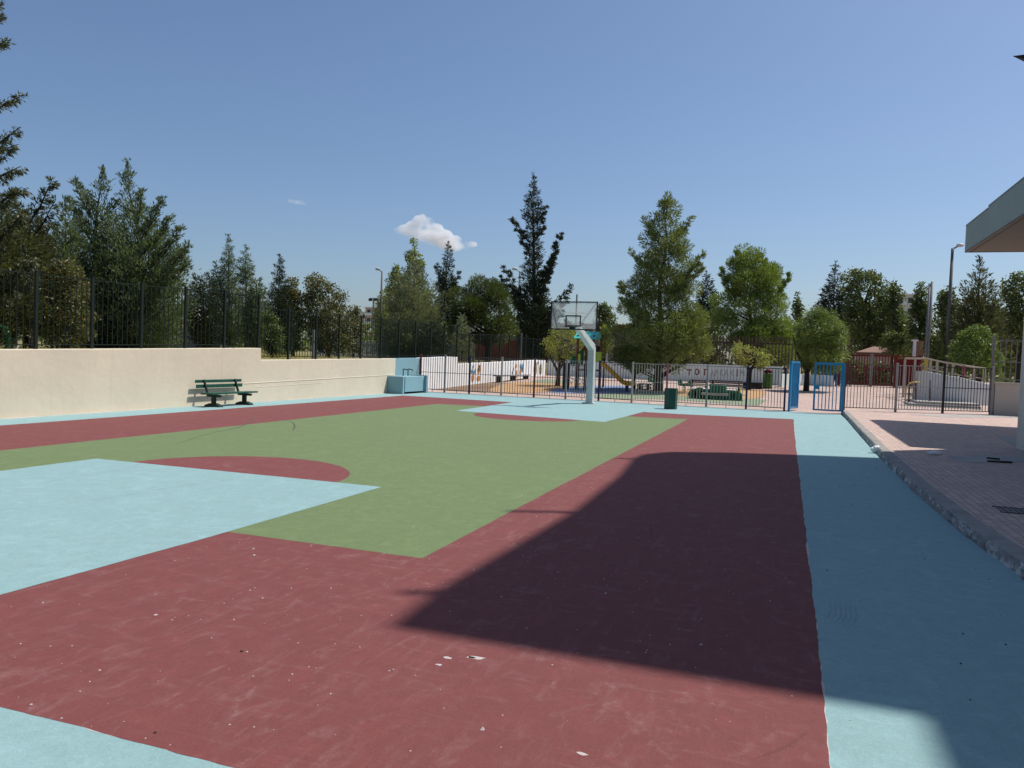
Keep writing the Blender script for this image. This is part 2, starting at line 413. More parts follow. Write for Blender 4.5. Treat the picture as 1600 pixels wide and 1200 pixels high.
ribbon('tyre_mark', [(275, 694), (330, 677), (372, 668), (392, 658), (395, 650)], .04, .0024, m_tyre)
ribbon('tyre_mark', [(445, 656), (458, 661), (460, 668), (456, 673)], .04, .0024, m_tyre)
ribbon('seam_mark', [(0, 797), (140, 783), (260, 763), (330, 754), (400, 742)], .02, .003, m_tyre2)
ribbon('seam_mark', [(60, 758), (110, 745), (200, 733), (215, 726)], .018, .003, m_tyre2)
ribbon('smear_mark', [(1180, 1185), (1225, 1168), (1250, 1152), (1262, 1142)], .018, .0016, m_tyre3)
ribbon('smear_mark', [(1015, 815), (1018, 830), (1015, 845)], .025, .0016, m_tyre3)
ribbon('smear_mark', [(950, 888), (975, 875), (990, 868)], .025, .0016, m_tyre3)
for k, (bx, by) in enumerate([(1290, 968), (1298, 970), (1306, 973), (1314, 975), (1322, 977), (1330, 979)]):
    ribbon('brush_mark', [(bx+6, by-32), (bx+8, by-14), (bx+4, by-5), (bx-3, by)], .012, .0006, m_tyre2)

# pavement and kerb
kx = lambda Y: float(np.interp(Y, [-10, 4, 7.6, 9.4, 12.5, 16.8, 24, 32.6], [2.35, 2.2, 2.0, 1.87, 1.80, 1.82, 1.92, 2.06]))
PAVE = .13
vs = []; fs = []; ys = np.linspace(-10, 32.2, 900)
prof = [(0, -.02), (.008, .035), (.016, .075), (.026, .112), (.045, .131), (.20, .135)]
for y in ys:
    for a, (dx, dz) in enumerate(prof):
        k_ = (1, 1, .9, .45, .15, 0)[a]
        j = (mnoise.noise(Vector((y*1.7, a*.9, 1)))*.016+mnoise.noise(Vector((y*7, a*2, 5)))*.012+mnoise.noise(Vector((y*23, a*2, 9)))*.006)*k_
        vs.append((kx(y)+dx+j, y, dz+(j*.3 if 0 < a < 4 else 0)))
n = len(prof)
for i in range(len(ys)-1):
    for a in range(n-1): fs.append((i*n+a, i*n+a+1, (i+1)*n+a+1, (i+1)*n+a))
mb = MB(); mb.add(vs, fs); struct(mb.build('kerb', m_kerb, smooth=False))
pvx = [(kx(y)+.2, y) for y in ys]
struct(MB().prism(pvx+[(9.5, 36.6), (40, 44), (40, -10)], -.2, PAVE).build('pavement', m_pave))
pp = [tuple(G(x, y, PAVE)[:2]) for x, y in [(1478, 713), (1540, 711), (1600, 714), (1600, 722), (1560, 724), (1500, 722)]]
ragged(pp, PAVE+.004, 'cement_patch', m_concrete_patch, .02, 8)
pp = [tuple(G(x, y, PAVE)[:2]) for x, y in [(1556, 682), (1585, 681), (1600, 690), (1585, 697)]]
ragged(pp, PAVE+.004, 'cement_patch', m_concrete_patch, .02, 9)
pp = [tuple(G(x, y, PAVE)[:2]) for x, y in [(1475, 652), (1590, 653), (1590, 648), (1420, 648)]]
ragged(pp, PAVE+.004, 'cement_patch', m_concrete_patch, .02, 10)

# loose paint flakes and grit that nobody could count
mb = MB(); rng = random.Random(3)
for k in range(700):
    if k < 560: x, y = rng.uniform(-9, .2), 2.6+12*rng.random()**1.7
    else: x, y = rng.uniform(.3, 1.8), rng.uniform(3.5, 30)
    s_ = rng.uniform(.0025, .008); a = rng.random()*6
    if k % 23 == 0: s_ *= 2
    pts = [Vector((math.cos(a+q*1.26), math.sin(a+q*1.26), 0))*s_*rng.uniform(.6, 1.3) for q in range(5)]
    h = s_*rng.uniform(.5, .9); base = .0025 if x < -4.8 and 2.6 < y < 8.8 else .001
    vs = [(x+p.x, y+p.y, base) for p in pts]+[(x+rng.uniform(-.3, .3)*s_, y+rng.uniform(-.3, .3)*s_, base+h)]
    mb.add(vs, [(q, (q+1) % 5, 5) for q in range(5)]+[(4, 3, 2, 1, 0)])
o = mb.build('paint_flakes', m_primer); tag(o, 'small pale paint flakes and grit strewn over the court', 'grit', kind='stuff')
mb = MB()
for k in range(110):
    if k < 70: x, y, b = rng.uniform(.35, 1.8), rng.uniform(3.6, 24), .001
    elif k < 90: x, y, b = rng.uniform(2.3, 4.5), rng.uniform(12, 26), PAVE
    else: x, y, b = rng.uniform(-15.9, -14.4), rng.uniform(8, 29), .001
    s_ = rng.uniform(.003, .0085); mb.ball((x, y, b+s_*.4), (s_, s_*rng.uniform(.6, 1.4), s_*.6), 6, 4)
tag(mb.build('dark_grit', m_stick), 'dark grit and crumbs along the kerb and wall foot', 'grit', kind='stuff')

# ------------------------------------------------------------------ retaining wall on the left with fence
WXX = -16.0
low = thing('retaining_wall', (WXX, 20, 0), 'long cream plastered retaining wall with a step in its top behind the green bench', 'wall')
mb = MB()
mb.prism_yz([(-10, -.1), (29.66, -.1), (29.66, 1.485), (20.6, 1.345), (20.6, 1.73), (11.87, 1.5), (-10, 1.02)], WXX-.4, WXX)
mb.build('wall_body', m_cream, low, .012)
mb = MB()   # the swollen plaster band that runs low on the wall
mb.bar((WXX-.006, 19.8, .60), (WXX-.006, 29.5, .78), .03, .03); mb.bar((WXX-.009, 20.4, .47), (WXX-.009, 24.1, .535), .03, .016)
mb.build('plaster_band', m_cream, low, .008)
mb = MB(); mb.prism_yz([(29.66, -.1), (31.98, -.1), (31.98, 1.53), (29.66, 1.487)], WXX-.4, WXX+.006)
tag(mb.build('painted_wall_end', m_bluewall, low), 'blue painted end of the wall behind the drinking fountain')

f = thing('drinking_fountain', (-15.5, 30, 0), 'blue painted concrete drinking fountain with two taps at the wall end', 'fountain')
mb = MB(); mb.span((WXX+.01, 28.95, 0), (-15.25, 29.1, .74)); mb.span((WXX+.01, 29.1, .08), (-15.22, 30.9, .74))
mb.build('basin', m_bluewall, f, .012)
mb = MB(); mb.prism_yz([(30.9, 0), (31.1, 0), (31.05, .78), (30.9, .78)], WXX+.01, -15.1); mb.build('side_slab', m_bluewall, f, .01)
for yy in (29.8, 30.25):
    mb = MB(); mb.tube([(-15.7, yy, .74), (-15.7, yy, .98), (-15.66, yy+.05, 1.03), (-15.55, yy+.1, 1.02), (-15.52, yy+.1, .96)], .022); mb.bar((-15.7, yy-.06, 1.03), (-15.7, yy+.08, 1.06), .03, .02)
    mb.build('tap', m_benchleg, f, 0, True)

fence = thing('green_railing', (-16.2, 30, 1.5), 'tall dark green bar railing on top of the cream wall', 'fence')
Yp = [12.86-1.55*2, 12.86-1.55, 12.86, 14.36, 15.9, 17.48, 19.09, 20.69, 22.29, 23.93, 25.46, 27.05, 28.65, 30.24, 31.84, 33.46, 34.99, 36.57, 38.22, 39.68, 41.34, 42.91, 44.48, 46.02, 47.6, 49.14, 50.7]
Zt = [3.2, 3.25, 3.3, 3.31, 3.33, 3.38, 3.42, 3.46, 3.1, 3.1, 3.13, 3.15, 3.17, 3.18, 3.22, 3.25, 3.26, 3.28, 2.92, 2.98, 3.01, 3.03, 3.05, 3.05, 3.05, 3.06, 3.06]
wt = lambda Y: float(np.interp(Y, [9, 11.87, 20.59, 20.61, 29.66, 32, 36.3, 36.31, 51.7], [1.42, 1.5, 1.73, 1.345, 1.485, 1.53, 1.66, 1.26, 1.63]))
for i, (y, z) in enumerate(zip(Yp, Zt)):
    b = wt(y-.05)
    mb = MB(); mb.box((-16.2, y, (b+z)/2), (.06, .075, z-b)); mb.box((-16.2, y, z+.01), (.07, .085, .02)); mb.build('post', m_dkgreen, fence, .006)
    if i+1 < len(Yp):
        y2, z2 = Yp[i+1], Zt[i+1]
        if abs(y-20.69) < .01: z = 3.1
        if abs(y-36.57) < .01: z = 2.92
        z2 = min(z2, z+.06) if z2 > z+.2 else z2
        za, zb = z-.05, min(z2, z+.1)-.05; mb = MB(); ba, bb = wt(y+.05)+.1, wt(y2-.05)+.1
        mb.bar((-16.2, y+.046, za), (-16.2, y2-.046, zb), .022, .022); mb.bar((-16.2, y+.046, ba), (-16.2, y2-.046, bb), .022, .022)
        for k in range(1, 10):
            u = k/10; mb.box((-16.2, y+(y2-y)*u, (za+(zb-za)*u+ba+(bb-ba)*u)/2), (.015, .015, (za+(zb-za)*u)-(ba+(bb-ba)*u)))
        mb.build('bar_panel', m_dkgreen, fence)

# white wall of the park beyond the boundary railing
pw = thing('park_wall', (-16, 42, .3), 'white painted low park wall with faded mural figures beyond the boundary railing', 'wall')
mb = MB(); mb.prism_yz([(32.0, -.1), (51.7, .3), (51.7, 1.63), (36.3, 1.26), (36.3, 1.66), (32.0, 1.53)], WXX-.4, WXX-.01)
mb.build('wall_body', m_white, pw, .01)
def disc(mb, y, z, ry, rz_, x=WXX+.004, n=20):
    mb.add([(x, y+ry*math.cos(2*math.pi*k/n), z+rz_*math.sin(2*math.pi*k/n)*(1+.12*math.sin(5*k))) for k in range(n)], [tuple(range(n))])
def px_y(x): return WX(x, 575, WXX)[1]
def px_z(x, y): return WX(x, y, WXX)[2]
def blob(mb, x, y, rx, ry, lift=.0):
    Y = px_y(x); disc(mb, Y, px_z(x, y), abs(px_y(x+rx*.75)-Y), ry/1200*Y*.95, WXX+.004+lift)
mo, mbb, my, mk = MB(), MB(), MB(), MB()
for x, y, rx, ry in [(739.5, 590, 3, 7), (748.5, 578, 3, 7), (748.5, 591, 4, 5), (749, 572, 2, 3), (806.5, 572, 2, 4), (807, 585, 2.2, 8), (813, 581, 1.4, 6), (802.5, 577, 1.3, 3)]: blob(mo, x, y, rx, ry)
for x, y, rx, ry in [(737.5, 580, 1.6, 4), (742.5, 580, 1.6, 4), (740, 582, 1.6, 2.5), (813, 572, 1.2, 4), (816.5, 575, 2.4, 8), (801, 582, 1, 3), (739.3, 573, 1.4, 3)]: blob(mbb, x, y, rx, ry, .001)
for x, y, rx, ry in [(836.5, 577, 3.4, 12), (844.8, 577, 2.6, 10), (840.5, 567, 1.4, 3)]: blob(mk, x, y, rx, ry, .001)
for x, y, rx, ry in [(836.5, 577.5, 2.2, 9), (845, 576, 1.6, 8), (836.5, 588, 2.2, 2)]: blob(my, x, y, rx, ry, .003)
mk2 = MB()
for x, y, rx, ry in [(836.5, 577, 1.2, 6.5), (845, 571, .6, 1.2), (845.2, 576, .6, 1.2), (845, 581, .6, 1.2), (748.5, 577, 1.2, 3.5), (816.5, 576, .9, 3.5)]: blob(mk2, x, y, rx, ry, .005)
for m_, mt in ((mo, m_mural_o), (mbb, m_mural_b), (mk, m_mural_k), (my, m_mural_y), (mk2, m_mural_k)): m_.build('mural_figure', mt, pw)

# back wall of the park with hand painted letters
BY = 52.0; bz = pz(BY)
bw = thing('letter_wall', (-6, BY, bz), 'pale grey green park wall bearing big painted Greek letters behind the playground', 'wall')
xe = W(1222, 590, BY)[0]; ztl = 1.63; ztr = W(1222, 573, BY)[2]
mb = MB(); mb.prism_xz([(WXX, bz-.2), (xe, bz-.2), (xe, ztr), (WXX, ztl)], BY, BY+.3); mb.build('wall_body', m_palewall, bw, .012)
GLY = {'T': [[(0, 1), (1, 1)], [(.5, 1), (.5, 0)]], 'O': [[(.5+.5*math.cos(a*.7854), .5+.5*math.sin(a*.7854)) for a in range(9)]],
       'P': [[(.12, 0), (.12, 1), (.88, 1), (.88, 0)]], 'A': [[(0, 0), (.5, 1), (1, 0)], [(.22, .38), (.78, .38)]],
       'R': [[(.1, 0), (.1, 1), (.75, .95), (.85, .75), (.7, .52), (.1, .5)]], 'K': [[(.1, 0), (.1, 1)], [(.9, 1), (.1, .45)], [(.3, .6), (.95, 0)]],
       'I': [[(.5, 0), (.5, 1)]], 'M': [[(0, 0), (.1, 1), (.5, .35), (.9, 1), (1, 0)]]}
def letter(g, x0, x1, y0, y1, mat, th):
    a, b = W(x0, y1, BY), W(x1, y0, BY); mb = MB(); sx, sz = b[0]-a[0], b[2]-a[2]
    for st in GLY[g]:
        for p, q in zip(st[:-1], st[1:]):
            mb.bar((a[0]+p[0]*sx, BY-.006, a[2]+p[1]*sz), (a[0]+q[0]*sx, BY-.006, a[2]+q[1]*sz), .02, th, (0, -1, 0)) if False else None
            d = Vector((q[0]*sx-p[0]*sx, 0, q[1]*sz-p[1]*sz)); L = d.length; d.normalize(); nn = Vector((-d.z, 0, d.x))*th/2; e = d*th*.35
            P, Q = Vector((a[0]+p[0]*sx, BY-.004, a[2]+p[1]*sz))-e, Vector((a[0]+q[0]*sx, BY-.004, a[2]+q[1]*sz))+e
            mb.add([P+nn, Q+nn, Q-nn, P-nn], [(0, 1, 2, 3)])
    # each stroke a hair in front of the last so none lie in one plane
    for i in range(0, len(mb.v), 4):
        for k in range(4): v = mb.v[i+k]; mb.v[i+k] = (v[0], v[1]-.0012*(i//4), v[2])
    mb.build('painted_letter', mat, bw)
for g, x0, x1, y0, y1, mt, th in [('T', 1073.5, 1080, 578, 585.5, m_let_r, .10), ('O', 1085.5, 1092.5, 577, 585, m_let_r, .085), ('P', 1100, 1107, 577.5, 586, m_let_r, .08),
        ('A', 1110, 1116, 579, 588, m_let_g, .06), ('R', 1118, 1122, 578, 587, m_let_g, .06), ('K', 1125, 1130, 578, 587, m_let_g, .06), ('A', 1132, 1138, 578, 587.5, m_let_g, .06),
        ('K', 1141, 1146.5, 578, 587.5, m_let_g, .06), ('I', 1150, 1153.5, 577.5, 587.5, m_let_r, .09), ('M', 1157, 1163, 578, 587, m_let_g, .06)]: letter(g, x0, x1, y0, y1, mt, th)

w2 = thing('tree_planter_wall', (1, 51, bz), 'pale white wall bending round the tree behind the blue gate', 'wall')
a, b, c = W(1222, 590, 50.2), W(1262, 590, 54.5), W(1303, 590, 53.5)
mb = MB(); mb.prism([(a[0], 50.2), (b[0], 54.5), (c[0], 53.5), (c[0], 53.8), (b[0], 54.85), (a[0]-.15, 50.5)], bz-.2, 1.23+.06); mb.build('wall_body', m_palewall, w2, .012)

# ------------------------------------------------------------------ boundary railing, gate
br = thing('boundary_railing', (-8, 32, 0), 'see-through bar railing with posts in mixed colours between court and park', 'fence')
posts = [(-15.96, m_maroon), (-14.72, m_greyf), (-13.5, m_navy), (-11.95, m_beige), (-10.42, m_maroon), (-8.98, m_greyf), (-7.52, m_navy), (-6.1, m_beige), (-4.66, m_rose), (-3.05, m_greyf), (-1.5, m_navy), (-.06, m_navy)]
pcol = [m_brownf, m_brownf, m_brownf, m_brownf, m_brownf, m_greyf, m_black, m_beige, m_beige, m_greyf, m_black]
for i, (x, mt) in enumerate(posts):
    MB().box((x, 32, .86), (.075, .075, 1.72)).build('post', mt, br, .006)
    if i+1 < len(posts):
        x2 = posts[i+1][0]; mb = MB(); a, b = x+.04, x2-.04
        for z, h in ((1.66, .03), (.9, .022), (.12, .03)): mb.span((a, 31.985, z-h/2), (b, 32.015, z+h/2))
        n = int(round((b-a)/.118))
        for k in range(1, n): mb.box((a+(b-a)*k/n, 32, .89), (.021, .021, 1.52))
        mb.box(((a+b)/2, 32, .06), (.02, .02, .12)); mb.build('bar_panel', pcol[i], br)

def gate(name, hinge, ang, wd, ht, label, z0=.1):
    t = thing(name, (hinge[0], hinge[1], 0), label, 'gate', 'blue gate leaves')
    R = Matrix.Rotation(ang, 4, 'Z'); T = Matrix.Translation(Vector((*hinge, 0)))
    def place(mb): mb.v = [tuple(T@R@Vector(v)) for v in mb.v]; return mb
    mb = MB(); mb.span((0, -.03, z0), (.07, .03, ht)); mb.span((wd-.07, -.03, z0), (wd, .03, ht)); mb.span((.07, -.028, ht-.09), (wd-.07, .028, ht-.002)); mb.span((.07, -.028, z0), (wd-.07, .028, z0+.06))
    place(mb).build('gate_frame', m_gateblue, t, .004)
    mb = MB(); n = 7
    for k in range(1, n): mb.box((.07+(wd-.14)*k/n, 0, (z0+ht)/2), (.035, .03, ht-z0-.14))
    place(mb).build('gate_bars', m_gateblue, t)
    mb = MB(); mb.span((-.08, -.04, 0), (-.005, .04, ht)); place(mb).build('gate_post', m_gateblue, t, .004)
    mb = MB(); mb.box((wd-.12, 0, 1.0), (.12, .075, .16)); place(mb).build('lock_case', m_gateblue, t, .004)
gate('blue_gate', (.13, 32), rad(72), 1.0, 1.98, 'blue barred gate leaf swung open beside the navy post')
gate('blue_gate', (2.0, 32.0), math.pi, 1.02, 1.97, 'blue barred gate leaf standing shut at the kerb end')

rf = thing('pavement_railing', (4, 33.5, .13), 'see-through bar railing along the pavement end with one black panel', 'fence')
rp = [(2.12, 32.6, m_maroon, 1.88), (4.03, 33.3, m_greyf, 1.93), (5.83, 34.3, m_black, 1.97), (7.74, 35.4, m_greyf, 1.95)]
for i, (x, y, mt, h) in enumerate(rp):
    MB().box((x, y, PAVE+h/2), (.085, .085, h)).build('post', mt, rf, .006)
    if i+1 < len(rp):
        x2, y2, _, h2 = rp[i+1]; a, b = Vector((x, y, 0)), Vector((x2, y2, 0)); mb = MB()
        for z in (PAVE+1.83, PAVE+1.02, PAVE+.12): mb.bar((a.x, a.y, z), (b.x, b.y, z), .03, .03)
        for k in range(1, 16): p = a.lerp(b, k/16); mb.box((p.x, p.y, PAVE+.97), (.022, .022, 1.72))
        mb.build('bar_panel', [m_brownf, m_greyf, m_black][i], rf)
ew = thing('low_end_wall', (8.3, 35.6, .13), 'grey beige low wall carrying a tall grey railing at the pavement end', 'wall')
mb = MB(); mb.span((7.82, 35.35, PAVE-.1), (11.5, 35.6, 1.38)); mb.build('wall_body', m_greywall, ew, .01)
mb = MB(); mb.span((7.79, 35.3, 1.38), (11.55, 35.65, 1.44)); mb.build('coping', m_greywall, ew, .01)
mb = MB(); mb.box((7.72, 35.5, 1.72), (.09, .09, 3.18)); mb.build('rail_post', m_galv, ew, .006)
mb = MB()
for z in (1.55, 2.25, 3.1): mb.span((7.77, 35.48, z-.017), (11.5, 35.51, z+.017))
for k in range(1, 20): mb.box((7.77+k*.19, 35.495, 2.33), (.024, .024, 1.7))
mb.build('bar_panel', m_galv, ew)

# ------------------------------------------------------------------ basketball hoop
h = thing('basketball_hoop', (-7.28, 29.6, 0), 'grey steel basketball stand with a clear backboard on the far key', 'basketball hoop')
def taper(mb, a, b, wa, wb, da, db, up):
    a, b = Vector(a), Vector(b); d = (b-a).normalized(); x = Vector((1, 0, 0)); u = d.cross(x).normalized()
    vs = [p+x*sx*w_/2+u*su*dd/2 for p, w_, dd in ((a, wa, da), (b, wb, db)) for sx, su in ((-1, -1), (1, -1), (1, 1), (-1, 1))]
    return mb.add(vs, [(0, 1, 2, 3), (7, 6, 5, 4), (0, 4, 5, 1), (1, 5, 6, 2), (2, 6, 7, 3), (3, 7, 4, 0)])
PX = -7.3
MB().span((PX-.26, 29.36, 0), (PX+.2, 29.9, .05)).build('base_plate', m_hoop, h, .01)
side = [(29.42, .05), (29.80, .05), (29.80, 2.42), (29.60, 2.62), (28.15, 3.02), (28.02, 2.78), (29.25, 2.36), (29.42, 2.2)]
wide = lambda z, y: .24 if z < 2.3 else .24-.05*(29.8-y)/1.7
vs = [(PX-wide(z, y)/2, y, z) for y, z in side]+[(PX+wide(z, y)/2, y, z) for y, z in side]; nn = len(side)
# lower tapered pole then the arm that leans over the court
pole = MB(); taper(pole, (PX, 29.62, .05), (PX, 29.62, 2.25), .27, .23, .36, .30, None); pole.build('pole', m_hoop, h, .012)
ABX = -7.36
arm = MB(); taper(arm, (PX, 29.64, 2.20), (ABX, 27.5, 2.92), .222, .17, .31, .2, None); arm.build('arm', m_hoop, h, .012)
bb = MB(); bb.span((ABX-.12, 27.22, 2.86), (ABX+.12, 27.52, 3.04)); bb.build('arm_bracket', m_hoop, h, .01)
BX0, BX1, BZ0, BZ1, BYY = -8.25, -6.5, 2.80, 3.83, 27.0
tg = NT('clear dusty acrylic'); tr = tg.n.new('ShaderNodeBsdfTransparent'); tr.inputs[0].default_value = (.93, .95, .95, 1)
tl = tg.n.new('ShaderNodeBsdfTranslucent'); tl.inputs[0].default_value = (.75, .78, .78, 1); m0 = tg.n.new('ShaderNodeMixShader'); m0.inputs[0].default_value = .5
ms = tg.n.new('ShaderNodeMixShader'); dn = tg.noise(3.2, 5); tg.link(tg.ramp(dn, .3, .75, .12, .40), ms.inputs[0])
tg.done((.66, .68, .68), .25); tg.link(tg.b.outputs[0], m0.inputs[1]); tg.link(tl.outputs[0], m0.inputs[2])
tg.link(tr.outputs[0], ms.inputs[1]); tg.link(m0.outputs[0], ms.inputs[2]); tg.link(ms.outputs[0], tg.out.inputs[0])
bo = MB().span((BX0+.02, BYY-.006, BZ0+.02), (BX1-.02, BYY+.006, BZ1-.02)).build('backboard', tg.m, h)
mb = MB()
for a, b in (((BX0, BZ0), (BX1, BZ0+.04)), ((BX0, BZ1-.04), (BX1, BZ1)), ((BX0, BZ0+.04), (BX0+.04, BZ1-.04)), ((BX1-.04, BZ0+.04), (BX1, BZ1-.04))):
    mb.span((a[0], BYY-.02, a[1]), (b[0], BYY+.02, b[1]))
mb.build('board_frame', m_black, bo)
cx = (BX0+BX1)/2-.02; mb = MB(); z0, z1 = 2.92, 3.33
for a, b in (((cx-.29, z0), (cx+.29, z0+.045)), ((cx-.29, z1-.045), (cx+.29, z1)), ((cx-.29, z0+.045), (cx-.245, z1-.045)), ((cx+.245, z0+.045), (cx+.29, z1-.045))):
    mb.span((a[0], BYY-.012, a[1]), (b[0], BYY-.0065, b[1]))
mb.build('target_square', m_black, bo)
mb = MB(); mb.tube([(BX0+.08, 27.05, BZ1-.05), (cx-.1, 27.30, 2.98)], .018, 6); mb.tube([(BX1-.08, 27.05, BZ1-.05), (cx+.15, 27.30, 2.98)], .018, 6)
mb.tube([(cx-.5, 27.06, 3.42), (cx+.5, 27.06, 3.42)], .014, 6); mb.build('brace', m_hoop, h)
rim = MB(); rim.tube([(cx+.225*math.cos(a), 26.62+.225*math.sin(a), 2.90) for a in np.linspace(0, 2*math.pi, 33)], .012, 6, False)
rim.span((cx-.1, 26.86, 2.80), (cx+.1, 26.985, 2.92)); rim.build('rim', m_benchleg, h)

# ------------------------------------------------------------------ bench, bin
b = thing('park_bench', (-15.47, 18.53, 0), 'dark green slatted bench with backrest standing against the cream wall', 'bench')
MB().box((-15.87, 18.53, .715), (.035, 1.95, .085)).build('back_slat', m_bench, b, .006)
MB().box((-15.83, 18.53, .575), (.035, 1.95, .10)).build('back_slat', m_bench, b, .006)
for k in range(4): MB().box((-15.62+k*.11, 18.53, .375+.004*k), (.1, 1.97, .045)).build('seat_slat', m_bench, b, .006)
for yy in (17.86, 19.18):
    mb = MB(); mb.bar((-15.68, yy, .33), (-15.84, yy, .76), .06, .05, (0, 1, 0)); mb.box((-15.46, yy, .315), (.48, .08, .07)); mb.box((-15.47, yy, .18), (.12, .085, .24))
    mb.prism_xz([(-15.74, 0), (-15.2, 0), (-15.22, .05), (-15.38, .1), (-15.56, .1), (-15.72, .05)], yy-.09, yy+.09); mb.build('leg', m_benchleg, b, .008)
t = thing('litter_bin', (-4.08, 29.2, 0), 'bottle green six sided litter bin beside the boundary railing', 'bin')
def ngon(cx, cy, r, n, a0): return [(cx+r*math.cos(a0+2*math.pi*k/n), cy+r*math.sin(a0+2*math.pi*k/n)) for k in range(n)]
mb = MB()
o_, i_ = ngon(-4.08, 29.2, .255, 6, .35), ngon(-4.08, 29.2, .235, 6, .35); n = 6
vs = [(x, y, 0.0) for x, y in ngon(-4.08, 29.2, .245, 6, .35)]+[(x, y, .78) for x, y in o_]+[(x, y, .78) for x, y in i_]+[(x, y, .1) for x, y in i_]
mb.add(vs, [tuple(range(5, -1, -1))]+[(r*n+k, r*n+(k+1) % n, (r+1)*n+(k+1) % n, (r+1)*n+k) for r in range(3) for k in range(n)]+[tuple(range(18, 24))])
mb.build('bin_shell', m_bin, t)
mb = MB(); mb.prism(ngon(-4.08, 29.2, .225, 6, .35), .62, .66); mb.build('bin_liner', m_bin2, t)

# ------------------------------------------------------------------ litter on the ground
def scrap(name, px, z, size, mat, label, cat, seed, flat=.5):
    c = G(*px, z); mb = MB(); mb.ball((0, 0, 0), 1, 10, 7); r = random.Random(seed); vs = []
    for v in mb.v:
        k = 1+.45*mnoise.noise(Vector(v)*2.3+Vector((seed, 0, 0))); vs.append((c[0]+v[0]*size[0]*k, c[1]+v[1]*size[1]*k, z+size[2]*flat+max(-size[2]*flat+.001, v[2]*size[2]*k*flat)))
    mb.v = vs; return tag(mb.build(name, mat), label, cat)
scrap('crumpled_bag', (1369, 708), 0.0, (.11, .09, .16), m_bag, 'crumpled white plastic bag lying against the kerb where the shade begins', 'bag', 1)
scrap('plastic_bottle', (1460, 711), PAVE, (.13, .05, .08), m_bag, 'crushed white plastic bottle lying on the shaded paving', 'bottle', 2)
for k, (a, c, l) in enumerate([((1542, 717), (1562, 719), 'short dark strip of scrap wood nearest the thin sunny strip of paving'), ((1543, 722), (1581, 724), 'longer dark strip of scrap wood lying on the pale cement patch')]):
    p, q = G(*a, PAVE), G(*c, PAVE); mb = MB(); mb.bar((p[0], p[1], PAVE+.02), (q[0], q[1], PAVE+.02), .05, .03)
    tag(mb.build('wood_scrap', m_stick, None, .004), l, 'scrap wood', 'wood scraps on the paving')
p = [G(x, y, PAVE) for x, y in [(1560, 792), (1600, 796), (1600, 804), (1574, 802)]]
dg = thing('drain_grate', tuple(np.mean(p, 0)), 'dark iron drain grate let into the shaded paving', 'drain')
ca = np.mean(p, 0); mb = MB(); 
for k in range(9): mb.box((ca[0]-.24+k*.06+.1, ca[1], PAVE+.006), (.03, .36, .012))
mb.span((ca[0]-.18, ca[1]-.21, PAVE+.001), (ca[0]+.38, ca[1]-.18, PAVE+.014)); mb.span((ca[0]-.18, ca[1]+.18, PAVE+.001), (ca[0]+.38, ca[1]+.21, PAVE+.014)); mb.build('grate_bars', m_grate, dg)
for k, (px, s_, l) in enumerate([((378, 1018), .022, 'brown pebble lying left of the white scuff marks on the red paint'), ((243, 1145), .018, 'small dark pebble lying near the pale blue edge of the red paint')]):
    scrap('pebble', px, .001, (s_*.42, s_*.36, s_*.5), m_wood, l, 'pebble', 10+k)
# splashes of pale filler on the red paint
for k, (x, y, s_) in enumerate([(744, 1028, .07), (737, 1027, .04), (700, 1028, .035), (910, 1178, .035), (686, 1039, .03)]):
    c = G(x, y); ragged([(c[0]+s_*math.cos(a)*(.5+.5*random.random()), c[1]+s_*.5*math.sin(a)*(.5+.6*random.random())) for a in np.linspace(0, 6.28, 11)[:-1]], .0015, 'filler_splash', m_primer, .004, 20+k, .02)

# ------------------------------------------------------------------ buildings on the right
HB = 17.0; ck = 1/math.tan(EL); SH = Vector((math.sin(AZ)*ck*HB, math.cos(AZ)*ck*HB))
m_bld = plaster('cream building render', (.62, .64, .58))
bd = thing('school_building', (9, 15, 0), 'tall cream building beside the court with a column at its corner', 'building')
outline = [(.72, -40), (.72, 4.33), (-2.32, 4.31), (-2.38, 5.2), (-2.25, 8.5), (-2.35, 11.5), (-2.55, 13.7), (-2.5, 14.4), (-2.15, 15.1), (-1.2, 15.66), (.19, 16.22), (1.81, 16.78), (4.0, 17.0), (9, 17.2)]
roof = [(x+SH.x, y+SH.y) for x, y in outline]+[(18, 24), (18, SH.y-40)]
MB().prism(roof, HB-.35, HB).build('roof_slab', m_fascia, bd)
mb = MB(); mb.span((5.95, 11.9, PAVE-.1), (18, 20.05, HB-.35)); mb.span((8.6, -30, PAVE-.1), (18, 11.9, HB-.35)); mb.build('wall_body', m_bld, bd)
for fl in range(1, 5):
    for yy in (13.2, 15.6, 18.0):
        fr = MB().span((5.90, yy-.75, 3.4*fl+.9), (5.945, yy+.75, 3.4*fl+2.4)).build('window', m_white, bd)
        MB().span((5.87, yy-.68, 3.4*fl+.97), (5.895, yy+.68, 3.4*fl+2.33)).build('pane', m_glass_dark, fr)
    for yy in (3.2, 6.2, 9.4):
        fr = MB().span((8.55, yy-.75, 3.4*fl+.9), (8.595, yy+.75, 3.4*fl+2.4)).build('window', m_white, bd)
        MB().span((8.52, yy-.68, 3.4*fl+.97), (8.545, yy+.68, 3.4*fl+2.33)).build('pane', m_glass_dark, fr)
cA, cB = G(1582, 706, PAVE), G(1597, 714, PAVE)
mb = MB(); mb.span((4.86, 19.25, PAVE-.05), (5.1, 19.85, 6.2)); mb.build('column', m_column, bd, .01)
mb = MB(); mb.span((4.872, 18.4, PAVE-.05), (5.3, 19.24, 6.2)); mb.build('column_infill', m_fascia, bd, .006)
mb = MB(); mb.span((4.86, 11.9, 6.2), (5.945, 19.85, 6.45)); mb.build('balcony_slab', m_fascia, bd)
mb = MB(); mb.span((5.3, 19.0, PAVE-.05), (5.945, 19.4, 6.2)); mb.build('return_wall', m_bld, bd)
